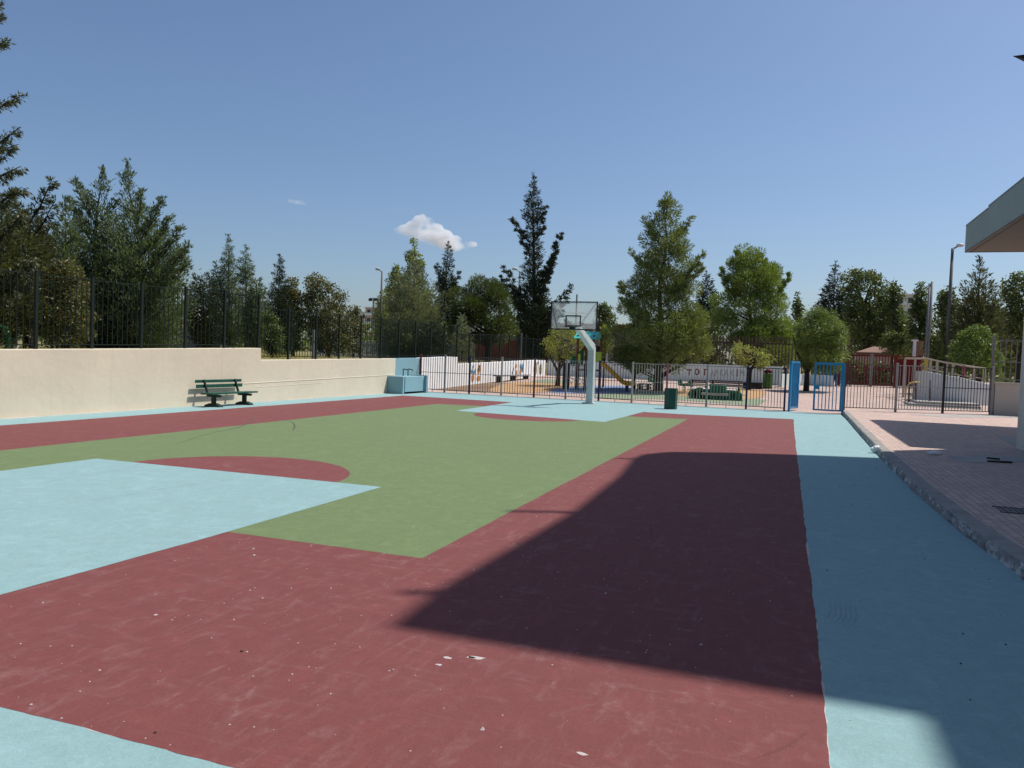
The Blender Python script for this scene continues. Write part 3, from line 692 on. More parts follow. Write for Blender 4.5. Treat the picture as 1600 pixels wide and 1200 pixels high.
mb = MB(); mb.tube([(5.94, 18.0, 7.75), (4.75, 18.0, 7.86)], .035); p0 = W(1582, 88, 18.)
mb.build('lamp_arm', m_galv, bd)
mb = MB(); mb.add([(3.94, 18.0, 8.13), (4.35, 17.86, 8.10), (4.35, 18.14, 8.10), (4.9, 17.88, 7.99), (4.9, 18.12, 7.99), (4.35, 17.88, 7.93), (4.35, 18.12, 7.93), (4.9, 17.9, 7.83), (4.9, 18.1, 7.83)],
    [(0, 1, 2), (1, 3, 4, 2), (0, 5, 1), (0, 2, 6), (0, 6, 5), (1, 5, 7, 3), (2, 4, 8, 6), (5, 6, 8, 7), (3, 7, 8, 4)]); mb.build('lamp_head', m_black, bd)
for (x, y), (x2, y2) in (((-2.95, 8.10), (-2.2, 8.44)), ((-2.62, 4.95), (-2.2, 5.1)), ((-2.85, 13.5), (-2.4, 13.7))):
    mb = MB(); mb.tube([(x+SH.x, y+SH.y, HB-.1), (x2+SH.x, y2+SH.y, HB-.1)], .055, 8); mb.build('roof_spout', m_galv, bd)

cn = thing('entrance_canopy', (9, 26, 0), 'grey green flat concrete canopy roof jutting out over the pavement', 'canopy')
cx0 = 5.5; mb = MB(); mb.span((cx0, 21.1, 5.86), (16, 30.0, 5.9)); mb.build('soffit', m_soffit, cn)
mb = MB(); mb.span((cx0-.002, 26.9, 5.9), (16, 30.002, 6.78)); mb.span((cx0-.002, 21.1, 5.9), (16, 26.9, 6.84)); mb.build('roof_slab', m_fascia, cn)
mb = MB(); mb.span((cx0-.012, 26.91, 6.76), (16, 30.012, 6.80)); mb.span((cx0-.012, 21.09, 6.82), (16, 26.89, 6.86)); mb.build('edge_flashing', m_galv, cn)
mb = MB(); mb.span((cx0+.12, 21.2, 5.85), (cx0+.15, 29.85, 5.858)); mb.span((cx0+.12, 29.82, 5.85), (15.9, 29.85, 5.858)); mb.build('drip_groove', m_black, cn)
for yy in (22, 29.5): MB().span((13, yy-.2, PAVE-.05), (13.4, yy+.2, 5.86)).build('column', m_column, cn, .01)

# ------------------------------------------------------------------ rubber ground of the playground, playground things
def mat_area(name, px, mat, lift, seed):
    P = [WP(*p) for p in px]; 
    poly = []
    for i in range(len(P)):
        p0, p1, p2, p3 = P[i-1], P[i], P[(i+1) % len(P)], P[(i+2) % len(P)]
        for k in range(8):
            u = k/8; q = .5*((2*p1)+(p2-p0)*u+(2*p0-5*p1+4*p2-p3)*u*u+(3*p1-p0-3*p2+p3)*u**3); poly.append((q[0], q[1], pz(q[1])+lift))
    mb = MB(); mb.add(poly, [tuple(range(len(poly)))]); struct(mb.build(name, mat))
mat_area('rubber_mat', [(765, 609), (800, 614), (868, 612), (905, 608), (905, 599), (850, 597), (800, 598)], m_orange, .006, 1)
mat_area('rubber_mat', [(860, 613), (925, 615), (990, 613), (985, 604), (925, 603), (885, 605)], m_bluer, .011, 2)
mat_area('rubber_mat', [(925, 618), (960, 623), (1040, 624), (1170, 633), (1186, 632), (1190, 624), (1120, 616), (1030, 612), (990, 612)], m_greenr, .006, 3)
mat_area('rubber_mat', [(830, 597), (880, 599), (885, 595), (850, 593)], m_greenr, .011, 4)
mat_area('rubber_mat', [(1060, 618), (1165, 624), (1192, 619), (1190, 610), (1120, 608), (1060, 609)], m_orange, .011, 5)
struct(grid('leaf_litter', -15.98, -13.2, 33.2, 41, 2, 8, lambda x, y: pz(y)+.004, m_litter))

PY = 39.0
ps = thing('play_tower', (-9.6, PY, pz(PY)), 'wooden play tower with turquoise roof, yellow slide and climbing net', 'play tower')
def box_px(mb, x0, y0, x1, y1, Y, dep):
    a, b = W(x0, y1, Y), W(x1, y0, Y); xc = (a[0]+b[0])/2; wd = (x1-x0)/1200*Y*.98
    mb.span((xc-wd/2, Y-dep/2, a[2]), (xc+wd/2, Y+dep/2, b[2])); return mb
gz = pz(PY)
tx = lambda x, Y=PY: W(x, 570, Y)[0]
tz = lambda y, Y=PY, x=915: W(x, y, Y)[2]
for x, yt in ((905.5, PY-.5), (911, PY+.6), (930, PY-.5), (934, PY+.6)):
    MB().span((tx(x)-.055, yt-.055, pz(yt)-.02), (tx(x)+.055, yt+.055, tz(524))).build('post', m_wood, ps, .006)
xa, xb = tx(900.5), tx(935); zb, zt_ = tz(529), tz(518)
mb = MB(); mb.add([(xa, PY-.75, zb), (xb, PY-.75, zb), (xb, PY, zt_), (xa, PY, zt_), (xa, PY+.75, zb), (xb, PY+.75, zb), (xa, PY-.75, zb-.04), (xb, PY-.75, zb-.04), (xb, PY, zt_-.05), (xa, PY, zt_-.05), (xa, PY+.75, zb-.04), (xb, PY+.75, zb-.04)],
    [(0, 1, 2, 3), (3, 2, 5, 4), (6, 9, 8, 7), (9, 10, 11, 8), (0, 6, 7, 1), (4, 5, 11, 10), (0, 3, 9, 6), (3, 4, 10, 9), (1, 7, 8, 2), (2, 8, 11, 5)])
mb.build('tower_roof', m_turq, ps)
pl = tz(577); MB().span((tx(904), PY-.55, pl-.08), (tx(936), PY+.65, pl)).build('platform', m_wood, ps, .006)
mb = MB(); box_px(mb, 931, 550, 940, 565, PY-.55, .04); mb.build('lime_panel', m_lime, ps, .01)
mb = MB(); box_px(mb, 903, 553, 907, 572, PY-.6, .04); mb.build('lime_panel', m_lime, ps, .01)
mb = MB(); box_px(mb, 935, 578, 938, 600, PY-.45, .04); box_px(mb, 935, 578, 941, 580, PY-.45, .04); mb.build('lime_panel', m_lime, ps, .01)
mb = MB(); box_px(mb, 905, 548, 912, 570, PY+.3, .04); box_px(mb, 893, 556, 905, 572, PY+.3, .04); mb.build('green_panel', m_playgreen, ps, .01)
# ramp with timber handrail on the far side of the tower
MB().bar((tx(911), PY+.62, tz(540)), (tx(882), PY+.62, tz(574)), .07, .16).build('handrail', m_wood, ps, .006)
# yellow slide, a trough with two raised sides
sp = [(937.5, 569), (945, 573), (955, 582), (965, 592), (973, 599), (980, 601.5), (991, 602)]
SPn = [Vector(W(x, y, PY-.2)) for x, y in sp]
vs = []; fs = []; prof = [(-.27, .17), (-.23, .17), (-.2, .02), (.2, .02), (.23, .17), (.27, .17), (.24, -.03), (-.24, -.03)]
for p in SPn: vs += [(p.x, p.y+a, p.z+c) for a, c in prof]
for i in range(len(SPn)-1):
    for k in range(8): fs.append((i*8+k, i*8+(k+1) % 8, (i+1)*8+(k+1) % 8, (i+1)*8+k))
mb = MB(); mb.add(vs, fs); mb.build('slide', m_slide, ps)
mb = MB(); p = SPn[-2]; mb.span((p.x-.04, p.y-.22, pz(PY)), (p.x+.04, p.y+.22, p.z-.03)); mb.build('slide_foot', m_black, ps)
# climbing net frame in front
NY = 38.2; nx0, nx1 = W(879, 590, NY)[0], W(914, 590, NY)[0]
for x in (881, 888, 902.5, 914):
    X = W(x, 590, NY)[0]; MB().span((X-.06, NY-.06, pz(NY)-.02), (X+.06, NY+.06, tz(568, NY))).build('net_post', m_barkd, ps, .006)
for z in (571,): MB().tube([(nx0, NY, tz(z, NY)), (nx1, NY, tz(z, NY))], .035, 6).build('net_beam', m_rope, ps)
mb = MB()
for k in range(8):
    a = nx0+(nx1-nx0)*k/7; mb.tube([(a, NY, tz(571, NY)), (a+.12*math.sin(k*2), NY, tz(587, NY)), (nx0+(nx1-nx0)*((k*3) % 8)/7, NY+.02, tz(603, NY))], .012, 4)
for k in range(5): mb.tube([(nx0, NY+.01, tz(574+k*6, NY)), (nx1, NY+.01, tz(576+k*6, NY))], .011, 4)
mb.build('climbing_net', m_rope, ps)

def simple(name, label, cat, mat, boxes, loc, group=None):
    t = thing(name, loc, label, cat, group)
    return t
# green toy train bench of boards in front of the letter wall
TY = 36.6; t = thing('play_caterpillar', (-3.2, TY, pz(TY)), 'dark green wooden play train of round boards and a raised cabin', 'play equipment')
mb = MB(); box_px(mb, 1110, 602, 1134, 615, TY, .7); mb.build('cabin', m_playgreen, t, .02)
mb = MB(); box_px(mb, 1098, 614.5, 1138, 616.5, TY, .95); mb.build('seat_board', m_beige, t, .01)
for x, r in ((1083, .2), (1092, .26), (1103, .24), (1116, .24), (1129, .24), (1141, .22), (1151, .22)):
    X = W(x, 618, TY)[0]
    for s_ in (-.32, .26): MB().tube([(X, TY+s_, pz(TY)+r*.98), (X, TY+s_+.06, pz(TY)+r*.98)], r, 16).build('round_board', m_playgreen, t)
mb = MB(); box_px(mb, 1080, 615, 1158, 621.5, TY, .5); mb.build('body_beam', m_playgreen, t, .01)
mb = MB(); box_px(mb, 1155, 606.5, 1157, 618, TY-.1, .1); mb.build('lime_post', m_lime, t, .01)
mb = MB(); box_px(mb, 1152, 616, 1166, 617.5, TY-.1, .3); mb.build('white_seat', m_whitetable, t, .01)

def picnic(x0, x1, y, Y, label, seatmat):
    t = thing('picnic_table', (tx((x0+x1)/2, Y), Y, pz(Y)), label, 'table', 'picnic tables in the park')
    a, b = W(x0, y, Y), W(x1, y, Y); z = a[2]; g = pz(Y)
    MB().span((a[0], Y-.4, z-.05), (b[0], Y+.4, z)).build('table_top', m_whitetable, t, .008)
    for s_ in (-.62, .62): MB().span((a[0], Y+s_-.13, g+.26), (b[0], Y+s_+.13, g+.30)).build('seat', seatmat, t, .008)
    for q in (.2, .8):
        X = a[0]+(b[0]-a[0])*q; mb = MB(); mb.span((X-.05, Y-.3, g), (X+.05, Y+.3, z-.05)); mb.span((X-.04, Y-.7, g+.19), (X+.04, Y+.7, g+.26)); mb.span((X-.04, Y-.66, g), (X+.04, Y-.58, g+.19)); mb.span((X-.04, Y+.58, g), (X+.04, Y+.66, g+.19)); mb.build('leg', m_barkd, t)
picnic(1080, 1110, 606, 38.8, 'white topped picnic table in front of the painted letters', m_maroon)
picnic(1125, 1150, 608, 39.5, 'white topped picnic table right of the play train cabin', m_maroon)
picnic(996, 1018, 602, 41.5, 'white topped picnic table left of the big pine trunk', m_brownf)
def backbench(x0, x1, y0, Y, label):
    t = thing('slatted_bench', (tx((x0+x1)/2, Y), Y, pz(Y)), label, 'bench', 'maroon seats along the letter wall'); a, b = W(x0, y0, Y), W(x1, y0, Y); g = pz(Y)
    mb = MB()
    for k in range(3): mb.span((a[0], Y+.2, g+.30+k*.1), (b[0], Y+.24, g+.37+k*.1))
    mb.build('backrest', m_maroon, t); MB().span((a[0], Y-.25, g+.24), (b[0], Y+.18, g+.28)).build('seat', m_brownf, t)
    for q in (.1, .9): X = a[0]+(b[0]-a[0])*q; mb = MB(); mb.span((X-.04, Y-.2, g), (X+.04, Y+.2, g+.24)); mb.span((X-.04, Y+.241, g), (X+.04, Y+.3, g+.58)); mb.build('leg', m_black, t)
backbench(1078, 1106, 596, 42.6, 'maroon slatted bench under the first painted letters')
backbench(1108, 1160, 598, 43.2, 'long maroon slatted bench under the last painted letters')
def spring(x, yb, yt, Y, label):
    t = thing('spring_rider', (tx(x, Y), Y, pz(Y)), label, 'spring rider', 'green spring riders'); X = tx(x, Y); g = pz(Y)
    MB().tube([(X+.07*math.cos(a), Y+.07*math.sin(a), g+.02+a*.012) for a in np.linspace(0, 25, 60)], .014, 5).build('spring', m_black, t)
    mb = MB(); mb.prism_xz([(X-.32, g+.3), (X+.32, g+.3), (X+.34, g+.5), (X+.22, g+.66), (X+.14, g+.46), (X-.12, g+.44), (X-.2, g+.66), (X-.34, g+.56)], Y-.12, Y+.12); mb.build('rider_board', m_playgreen, t, .02)
spring(1071, 611, 594, 41, 'green board spring rider beside the litter bin')
spring(1023, 604, 591, 43, 'green board spring rider behind the big pine trunk')
t = thing('painted_drum', (-1.0, 47.7, pz(47.7)), 'green painted drum with a red patterned top against the park wall', 'drum')
mb = MB(); X, g = W(1199.5, 596, 47.7)[0], pz(47.7); mb.tube([(X, 47.7, g), (X, 47.7, g+.88)], .27, 18); mb.build('drum_body', plain('leaf green paint', (.09, .20, .03), .6), t)
mb = MB(); mb.ball((X-.1, 47.68, g+.98), (.14, .13, .12)); mb.ball((X+.12, 47.7, g+1.0), (.12, .12, .1)); mb.ball((X-.02, 47.6, g+1.06), (.1, .1, .1)); mb.build('drum_top', m_let_r, t)
t = thing('planter_box', (-2, 47, pz(47)), 'dark wooden planter box beneath the yellow green bush', 'planter')
mb = MB(); box_px(mb, 1162, 598, 1190, 612, 47, .8); mb.build('planter_box_body', m_barkd, t, .01)
t = thing('wall_foot_bench', (-15.6, 43.5, pz(43.5)), 'long dark low bench along the foot of the white mural wall', 'bench')
mb = MB(); mb.span((-15.75, 40.8, pz(43)+.30), (-15.3, 46.3, pz(43)+.36)); mb.build('seat', m_greyf, t)
for yy in (41.2, 43.5, 45.9): MB().span((-15.7, yy-.06, pz(yy)-.02), (-15.35, yy+.06, pz(43)+.30)).build('leg', m_black, t)

# ------------------------------------------------------------------ ramp, rails, red gate on the right
RY = 41.0
rw = thing('white_ramp_wall', (7, RY, pz(RY)), 'white curved ramp wall behind the pavement railing', 'wall')
path = [(1431, 580, 629, 44.0), (1445, 580, 633, 42.0), (1475, 586, 636, 41.0), (1500, 590, 638, 41.0), (1530, 597, 639, 41.3), (1553, 602, 640, 42.0)]
top = []; bot = []
for x, yt, yb, Y in path: p, q = W(x, yt, Y), W(x, yb, Y); top.append(Vector(p)); bot.append(Vector((p[0], p[1], .02)))
vs = []; fs = []; m = len(path)
for off in (Vector((0, 0, 0)), Vector((.12, .28, 0))): vs += [v+off for v in top]+[v+off for v in bot]
for i in range(m-1):
    fs += [(i, i+1, m+i+1, m+i), (2*m+i, 3*m+i, 3*m+i+1, 2*m+i+1), (i, 2*m+i, 2*m+i+1, i+1)]
fs += [(0, m, 3*m, 2*m), (m-1, 3*m-1, 4*m-1, 2*m-1)]
mb = MB(); mb.add(vs, fs); mb.build('wall_body', plaster('dull white wall paint', (.58, .62, .62)), rw, .01)
rr = thing('ramp_handrail', (7, RY+.3, 1.2), 'beige and yellow handrail rising along the white ramp wall', 'handrail')
tops = [(1413, 560, 45.0), (1446, 560, 42.2), (1475, 566, 41.2), (1505, 571, 41.2), (1539, 576, 41.6)]
T = [Vector(W(*q))+Vector((.06, .14, 0)) for q in tops]
MB().tube(T, .045, 6).build('top_rail', m_beige, rr)
MB().tube([p-Vector((0, 0, .48)) for p in T[1:]], .03, 6).build('mid_rail', m_beige, rr)
for k, (q, mt) in enumerate([(0, m_beige), (.5, m_beige), (1, m_yellow), (1.25, m_beige), (1.6, m_beige), (2.1, m_beige), (2.45, m_beige), (3, m_rose), (3.5, m_beige), (3.95, m_beige)]):
    i = min(int(q), 3); p = T[i].lerp(T[i+1], q-i); bz_ = float(np.interp(p.x, [v.x for v in top], [v.z for v in top]))+.0 if p.x > top[0].x else pz(p.y)
    mb = MB(); r_ = .05 if mt is not m_yellow else .08; mb.span((p.x-r_, p.y-r_, bz_-.05), (p.x+r_, p.y+r_, p.z)); mb.build('rail_post', mt, rr)
sr = thing('step_handrail', (6, 39, .2), 'yellow handrail beside the steps below the ramp wall', 'handrail')
Y = 39.5; a, b = W(1414, 632, Y), W(1420, 600, Y); mb = MB()
mb.tube([W(1414, 632, Y), W(1416, 606, Y), W(1421, 599, Y), W(1428, 597, Y), W(1436, 597, Y+.3)], .035, 6); mb.build('rail', m_yellow, sr)
mb = MB(); mb.tube([W(1420, 630, Y+.4), W(1421, 600, Y+.4)], .035, 6); mb.tube([W(1431, 628, 40.3), W(1431, 597, 40.3)], .03, 6); mb.tube([W(1453, 633, 40.0), W(1453, 594, 40.3)], .03, 6); mb.build('rail_post', m_black, sr)
st = thing('ramp_steps', (6.5, 40, .2), 'pale concrete steps at the foot of the white ramp wall', 'steps')
mb = MB(); x0 = W(1402, 630, 40)[0]
for k in range(3): mb.span((x0+k*.35, 38.6+.25*k, .0), (x0+3.2, 40.8, .2+.1*k))
mb.build('step_treads', m_concrete_patch, st, .01)

rg = thing('red_gate', (5, 56, .6), 'deep red sheet and bar gate at the far end of the park', 'gate')
RYY = 56.0; g = pz(56)
xs = [W(x, 590, RYY)[0] for x in (1312, 1358, 1363, 1396, 1401, 1434)]; zt = W(1370, 555, RYY)[2]
for k in range(3):
    a, b = xs[2*k], xs[2*k+1]; mb = MB()
    for z in (g+.15, g+1.2, zt-.05): mb.span((a, RYY-.04, z-.04), (b, RYY+.04, z+.04))
    n = int((b-a)/.16)
    for q in range(n+1): mb.box((a+(b-a)*q/n, RYY, (g+zt)/2+.05), (.05, .04, zt-g-.1))
    mb.build('gate_leaf', m_redgate, rg)
mb = MB(); mb.span((xs[4]-.05, RYY+.05, g+.1), (xs[5], RYY+.08, zt-.2));  mb.build('gate_sheet', m_redgate, rg)
for x in (xs[0]-.06, (xs[1]+xs[2])/2, (xs[3]+xs[4])/2, xs[5]+.06): MB().span((x-.09, RYY-.09, g-.02), (x+.09, RYY+.09, zt+.08)).build('gate_post', m_greyf if x == (xs[1]+xs[2])/2 else m_redgate, rg)
gp = thing('gate_pillar', (8, 58, .6), 'brown gate pillar with a white edge rising above the ramp rail', 'pillar')
mb = MB(); box_px(mb, 1428.5, 533, 1439, 620, 58, .6); mb.build('pillar_shaft', plain('tan brown render', (.24, .15, .09), .85), gp)
mb = MB(); box_px(mb, 1425.5, 532, 1428.4, 620, 57.85, .5); box_px(mb, 1425.5, 531, 1433, 533, 57.85, .7); mb.build('pillar_edge', m_white, gp)
hut = thing('tiled_hut', (4, 66, .6), 'small pale hut with a terracotta tiled roof beyond the red gate', 'hut')
a, b, c = W(1340, 552, 66), W(1385, 552, 66), W(1378, 540, 66); g = .6
MB().span((a[0], 66, g-.3), (b[0]+.3, 69, W(1360, 553, 66)[2])).build('wall', m_greywall, hut)
ze, zr = W(1360, 552, 65.6)[2], W(1378, 543, 66)[2]
mb = MB(); mb.add([(a[0]-.1, 65.6, ze), (b[0]+.5, 65.6, ze), (b[0]+.1, 67.5, zr), (a[0]+1.2, 67.5, zr), (b[0]+.5, 69.4, ze), (a[0]-.1, 69.4, ze), (a[0]-.1, 65.6, ze-.15), (b[0]+.5, 65.6, ze-.15), (b[0]+.5, 69.4, ze-.15), (a[0]-.1, 69.4, ze-.15)],
    [(0, 1, 2, 3), (2, 4, 5, 3), (1, 4, 2), (0, 3, 5), (0, 6, 7, 1), (1, 7, 8, 4), (4, 8, 9, 5), (5, 9, 6, 0), (6, 9, 8, 7)])
for k in range(26):
    u = k/25; x0 = a[0]-.1+(b[0]-a[0]+.6)*u; x1 = a[0]+1.2+(b[0]-a[0]-1.1)*u; mb.tube([(x0, 65.58, ze+.03), (x1, 67.5, zr+.03)], .06, 6)
mb.build('roof', m_terracotta, hut)

# tall timber slat fence behind the letter wall
sf = thing('timber_slat_fence', (-3, 54, .6), 'tall brown fence of thin upright bars behind the letter wall', 'fence')
FY = 54.5; x0, x1 = W(1036, 560, FY)[0], W(1330, 560, FY)[0]; mb = MB(); nb = int((x1-x0)/.21)
for k in range(nb+1):
    X = x0+(x1-x0)*k/nb; mb.box((X, FY, 2.0), (.075, .075, 3.4))
mb.build('upright_bars', m_slat, sf)
mb = MB(); mb.span((x0, FY+.04, 1.0), (x1, FY+.1, 1.1)); mb.span((x0, FY+.04, 3.2), (x1, FY+.1, 3.3)); mb.build('cross_rails', m_slat, sf)
def bar_color(): pass

# buildings behind the far wall
b1 = thing('grey_shed_building', (-15, 64, .6), 'grey beige flat roofed building with an orange edge behind the play tower', 'building')
Y = 64; mb = MB(); a, b = W(856, 560, Y), W(1035, 560, Y); ztop = W(900, 512, Y)[2]
mb.span((a[0], Y, .2), (b[0], Y+8, ztop)); mb.build('wall', plaster('warm grey render', (.27, .25, .23)), b1)
MB().span((a[0]-.3, Y-.4, ztop), (b[0]+.3, Y+8.4, ztop+.35)).build('roof', plain('rust orange fascia', (.30, .10, .04), .7), b1)
for x in (928, 949, 990): X = W(x, 550, Y)[0]; MB().span((X-.1, Y-.25, .3), (X+.1, Y-.05, ztop)).build('white_post', m_white, b1)
for x in (938, 968): X = W(x, 550, Y)[0]; fr = MB().span((X-.5, Y-.05, 1.0), (X+.5, Y-.002, 2.9)).build('window', m_glass_dark, b1)
b2 = thing('dark_red_building', (-22, 66, 1), 'low dark red boarded building behind the white mural wall', 'building')
Y = 64; a, b = W(742, 550, Y), W(855, 550, Y)
MB().span((a[0], Y, .2), (b[0]-.1, Y+7, W(800, 532, Y)[2])).build('wall', m_darkred, b2)
MB().span((a[0]-.2, Y-.3, W(800, 532, Y)[2]), (b[0]-.1, Y+7.2, W(800, 530, Y)[2]+.15)).build('roof', m_greyf, b2)
for x in (836, 842): X = W(x, 550, Y)[0]; MB().span((X-.18, Y-.06, 1.4), (X+.18, Y-.003, 3.0)).build('window', m_navy if x == 842 else m_playgreen, b2)
b3 = thing('blue_panel', (0, 0, 0), '', 'panel') if False else None

def apartment(name, x0, x1, yt, Y, dep, mat, label, floors, roofx=None, base=-.3):
    t = thing(name, (*W((x0+x1)/2, 540, Y)[:2], base), label, 'building', 'apartment blocks far beyond the trees'); a, b = W(x0, yt, Y), W(x1, yt, Y); zt_ = (a[2]+b[2])/2
    MB().span((a[0], Y, base), (b[0], Y+dep, zt_)).build('wall', mat, t)
    MB().span((a[0]-.4, Y-.4, zt_), (b[0]+.4, Y+dep+.4, zt_+.3)).build('roof', m_white, t)
    wd = b[0]-a[0]; n = max(2, int(wd/4)); fh = 3.1
    for f_ in range(floors):
        z = zt_-1.2-f_*fh
        if z < 1: break
        bal = MB().span((a[0]+.3, Y-1.0, z-1.55), (a[0]+wd*.55, Y-.003, z-1.4)); bal.span((a[0]+.3, Y-1.0, z-1.4), (a[0]+wd*.55, Y-.9, z-.6)); bal.build('balcony', m_white, t)
        for k in range(n):
            X = a[0]+wd*(k+.5)/n; MB().span((X-.6, Y-.04, z-.9), (X+.6, Y-.003, z+.5)).build('window', m_glass_dark, t)
    return t
apartment('apartment_block', 262, 292, 483, 170, 16, m_apart, 'cream apartment block seen through the railing beside the leftmost trees', 4)
apartment('apartment_block', 292, 322, 494, 190, 16, m_white, 'white apartment block between two cypresses behind the railing', 4)
apartment('apartment_block', 235, 285, 500, 130, 14, m_pink, 'low pink apartment block in front of the cream one', 2)
apartment('apartment_block', 571, 593, 481, 240, 14, m_pink, 'pinkish apartment block under the double floodlight', 5)
apartment('apartment_block', 552, 575, 488, 260, 14, m_apart, 'pale apartment block left of the pinkish one', 5)
apartment('apartment_block', 1398, 1432, 461, 230, 14, m_apart, 'pale apartment block with roof structures above the far right trees', 5)
lw = thing('dark_stone_wall', (-60, 70, 1.3), 'dark grey stone wall across the terrace behind the railing', 'wall')
a, b = W(235, 512, 60), W(345, 512, 60)
MB().span((a[0], 60, 1.2), (b[0], 60.4, W(290, 512, 60)[2])).build('wall_body', plain('dark stone', (.13, .12, .12), .9, .4, 3, .6, 8), lw)
ps2 = thing('pale_slat_fence', (-30, 50, 1.3), 'low pale picket fence on the terrace behind the railing', 'fence')
a, b = W(300, 535, 34), W(600, 535, 34); mb = MB(); n = 110
for k in range(n): X = a[0]+(b[0]-a[0])*k/n; mb.box((X, 46, 1.85), (.07, .03, 1.1))
mb.span((a[0], 46.03, 2.2), (b[0], 46.08, 2.28)); mb.build('pickets', m_greyf, ps2)
t = thing('green_play_arch', (-20, 14.5, 1.33), 'green tubular play arch on the terrace at the railing', 'play equipment')
ya = 16; mb = MB(); mb.tube([Vector(W(x, y, ya)) for x, y in [(-22, 546), (-21, 522), (-14, 512), (-2, 510), (8, 514), (12, 524), (13, 546)]], .09, 8); mb.build('arch_tube', plain('mid green paint', (.02, .13, .06), .5), t)

# ------------------------------------------------------------------ lamps and poles
m_pole = metal('weathered lamp pole', (.12, .115, .105), .6)
def street_lamp(px, yt, yb_z, Y, lean_px, label, head, r=.085):
    p = W(px, yt, Y); base = Vector((p[0], Y, yb_z)); t = thing('street_lamp', base, label, 'street lamp', 'street lamps among the trees')
    MB().tube([base, base.lerp(Vector(p), .5), Vector(p)], [r*1.3, r, r*.7], 8).build('pole', m_pole, t, 0, True)
    s_ = -1 if head == 'left' else 1
    q = Vector(p); L = Y*.0055
    MB().tube([q-Vector((0, 0, .05)), q+Vector((s_*L, 0, L*.45))], r*.5, 6).build('arm', m_greyf, t)
    mb = MB(); c = q+Vector((s_*L*1.35, 0, L*.62)); mb.ball(c, (L*.75, L*.45, L*.38), 12, 8); mb.build('lamp_head', m_lamp, t, 0, True)
street_lamp(597, 424, 1.3, 48, 0, 'grey street lamp with a single head beside the grey cypress', 'left')
street_lamp(1488.5, 388, .1, 50, 0, 'grey street lamp with a single head left of the canopy', 'right', .105)
street_lamp(812, 424, .6, 70, 0, 'street lamp half hidden in the tall dark cypress', 'left')
t = thing('floodlight_mast', (*W(584, 520, 120)[:2], -.3), 'distant mast with two floodlight boxes above the pinkish apartments', 'floodlight')
p = Vector(W(584, 466, 120)); MB().tube([(p.x, p.y, -.3), p], .18, 8).build('mast', m_greyf, t); MB().tube([p-Vector((.85, 0, 0)), p+Vector((.85, 0, 0))], .08, 6).build('cross_arm', m_greyf, t)
for s_ in (-.6, .6): MB().box((p.x+s_, p.y-.1, p.z-.3), (.6, .35, .4)).build('floodlight', m_black, t)
for k, (x, yt, l) in enumerate([(1452.5, 443, 'shorter of two bare steel poles beside the poplar'), (1456.5, 440, 'taller of two bare steel poles beside the poplar')]):
    Y = 47; p = W(x, yt, Y); MBo = MB().tube([(p[0], Y, pz(Y)-.02), tuple(p)], .06, 10); o = MBo.build('steel_pole', m_galv, None, 0, True); tag(o, l, 'pole', 'bare steel poles')
p = W(901.5, 460, 75); o = MB().tube([(p[0], 75, .3), tuple(p)], .09, 6).build('antenna_mast', m_greyf); tag(o, 'thin antenna mast rising behind the basketball backboard', 'mast')
p = W(814, 545, 53); o = MB().tube([(p[0], 53, .5), (p[0], 53, W(814, 520, 53)[2])], .07, 8).build('sign_pole', m_galv); tag(o, 'short grey pole behind the mural wall left of the dark cypress trunk', 'pole')
p = W(490, 515, 24.5); o = MB().tube([(p[0], 24.5, 1.33), tuple(p)], .05, 8).build('terrace_pole', m_galv); tag(o, 'short grey pole on the terrace among the brown leaved trees', 'pole')

# ------------------------------------------------------------------ trees
def quads(name, P, D, L, Wd, mat, parent, rng):
    """Many small leaf-shaped faces in one crown."""
    n = len(P); D = D/np.maximum(np.linalg.norm(D, axis=1, keepdims=True), 1e-6)
    r = rng.normal(size=(n, 3)); s_ = np.cross(D, r); s_ /= np.maximum(np.linalg.norm(s_, axis=1, keepdims=True), 1e-6)
    L = L[:, None]; Wd = Wd[:, None]
    V = np.empty((n, 4, 3)); V[:, 0] = P; V[:, 1] = P+D*L*.45+s_*Wd*.5; V[:, 2] = P+D*L; V[:, 3] = P+D*L*.45-s_*Wd*.5
    me = bpy.data.meshes.new(name); me.vertices.add(4*n); me.vertices.foreach_set('co', V.reshape(-1).astype(np.float32))
    me.loops.add(4*n); me.loops.foreach_set('vertex_index', np.arange(4*n, dtype=np.int32))
    me.polygons.add(n); me.polygons.foreach_set('loop_start', np.arange(0, 4*n, 4, dtype=np.int32)); me.polygons.foreach_set('loop_total', np.full(n, 4, np.int32))
    me.update(calc_edges=True); me.materials.append(mat)
    o = bpy.data.objects.new(name, me); COL.objects.link(o); o.parent = parent; o.matrix_parent_inverse = Matrix.Translation(-Vector(parent.location)); return o

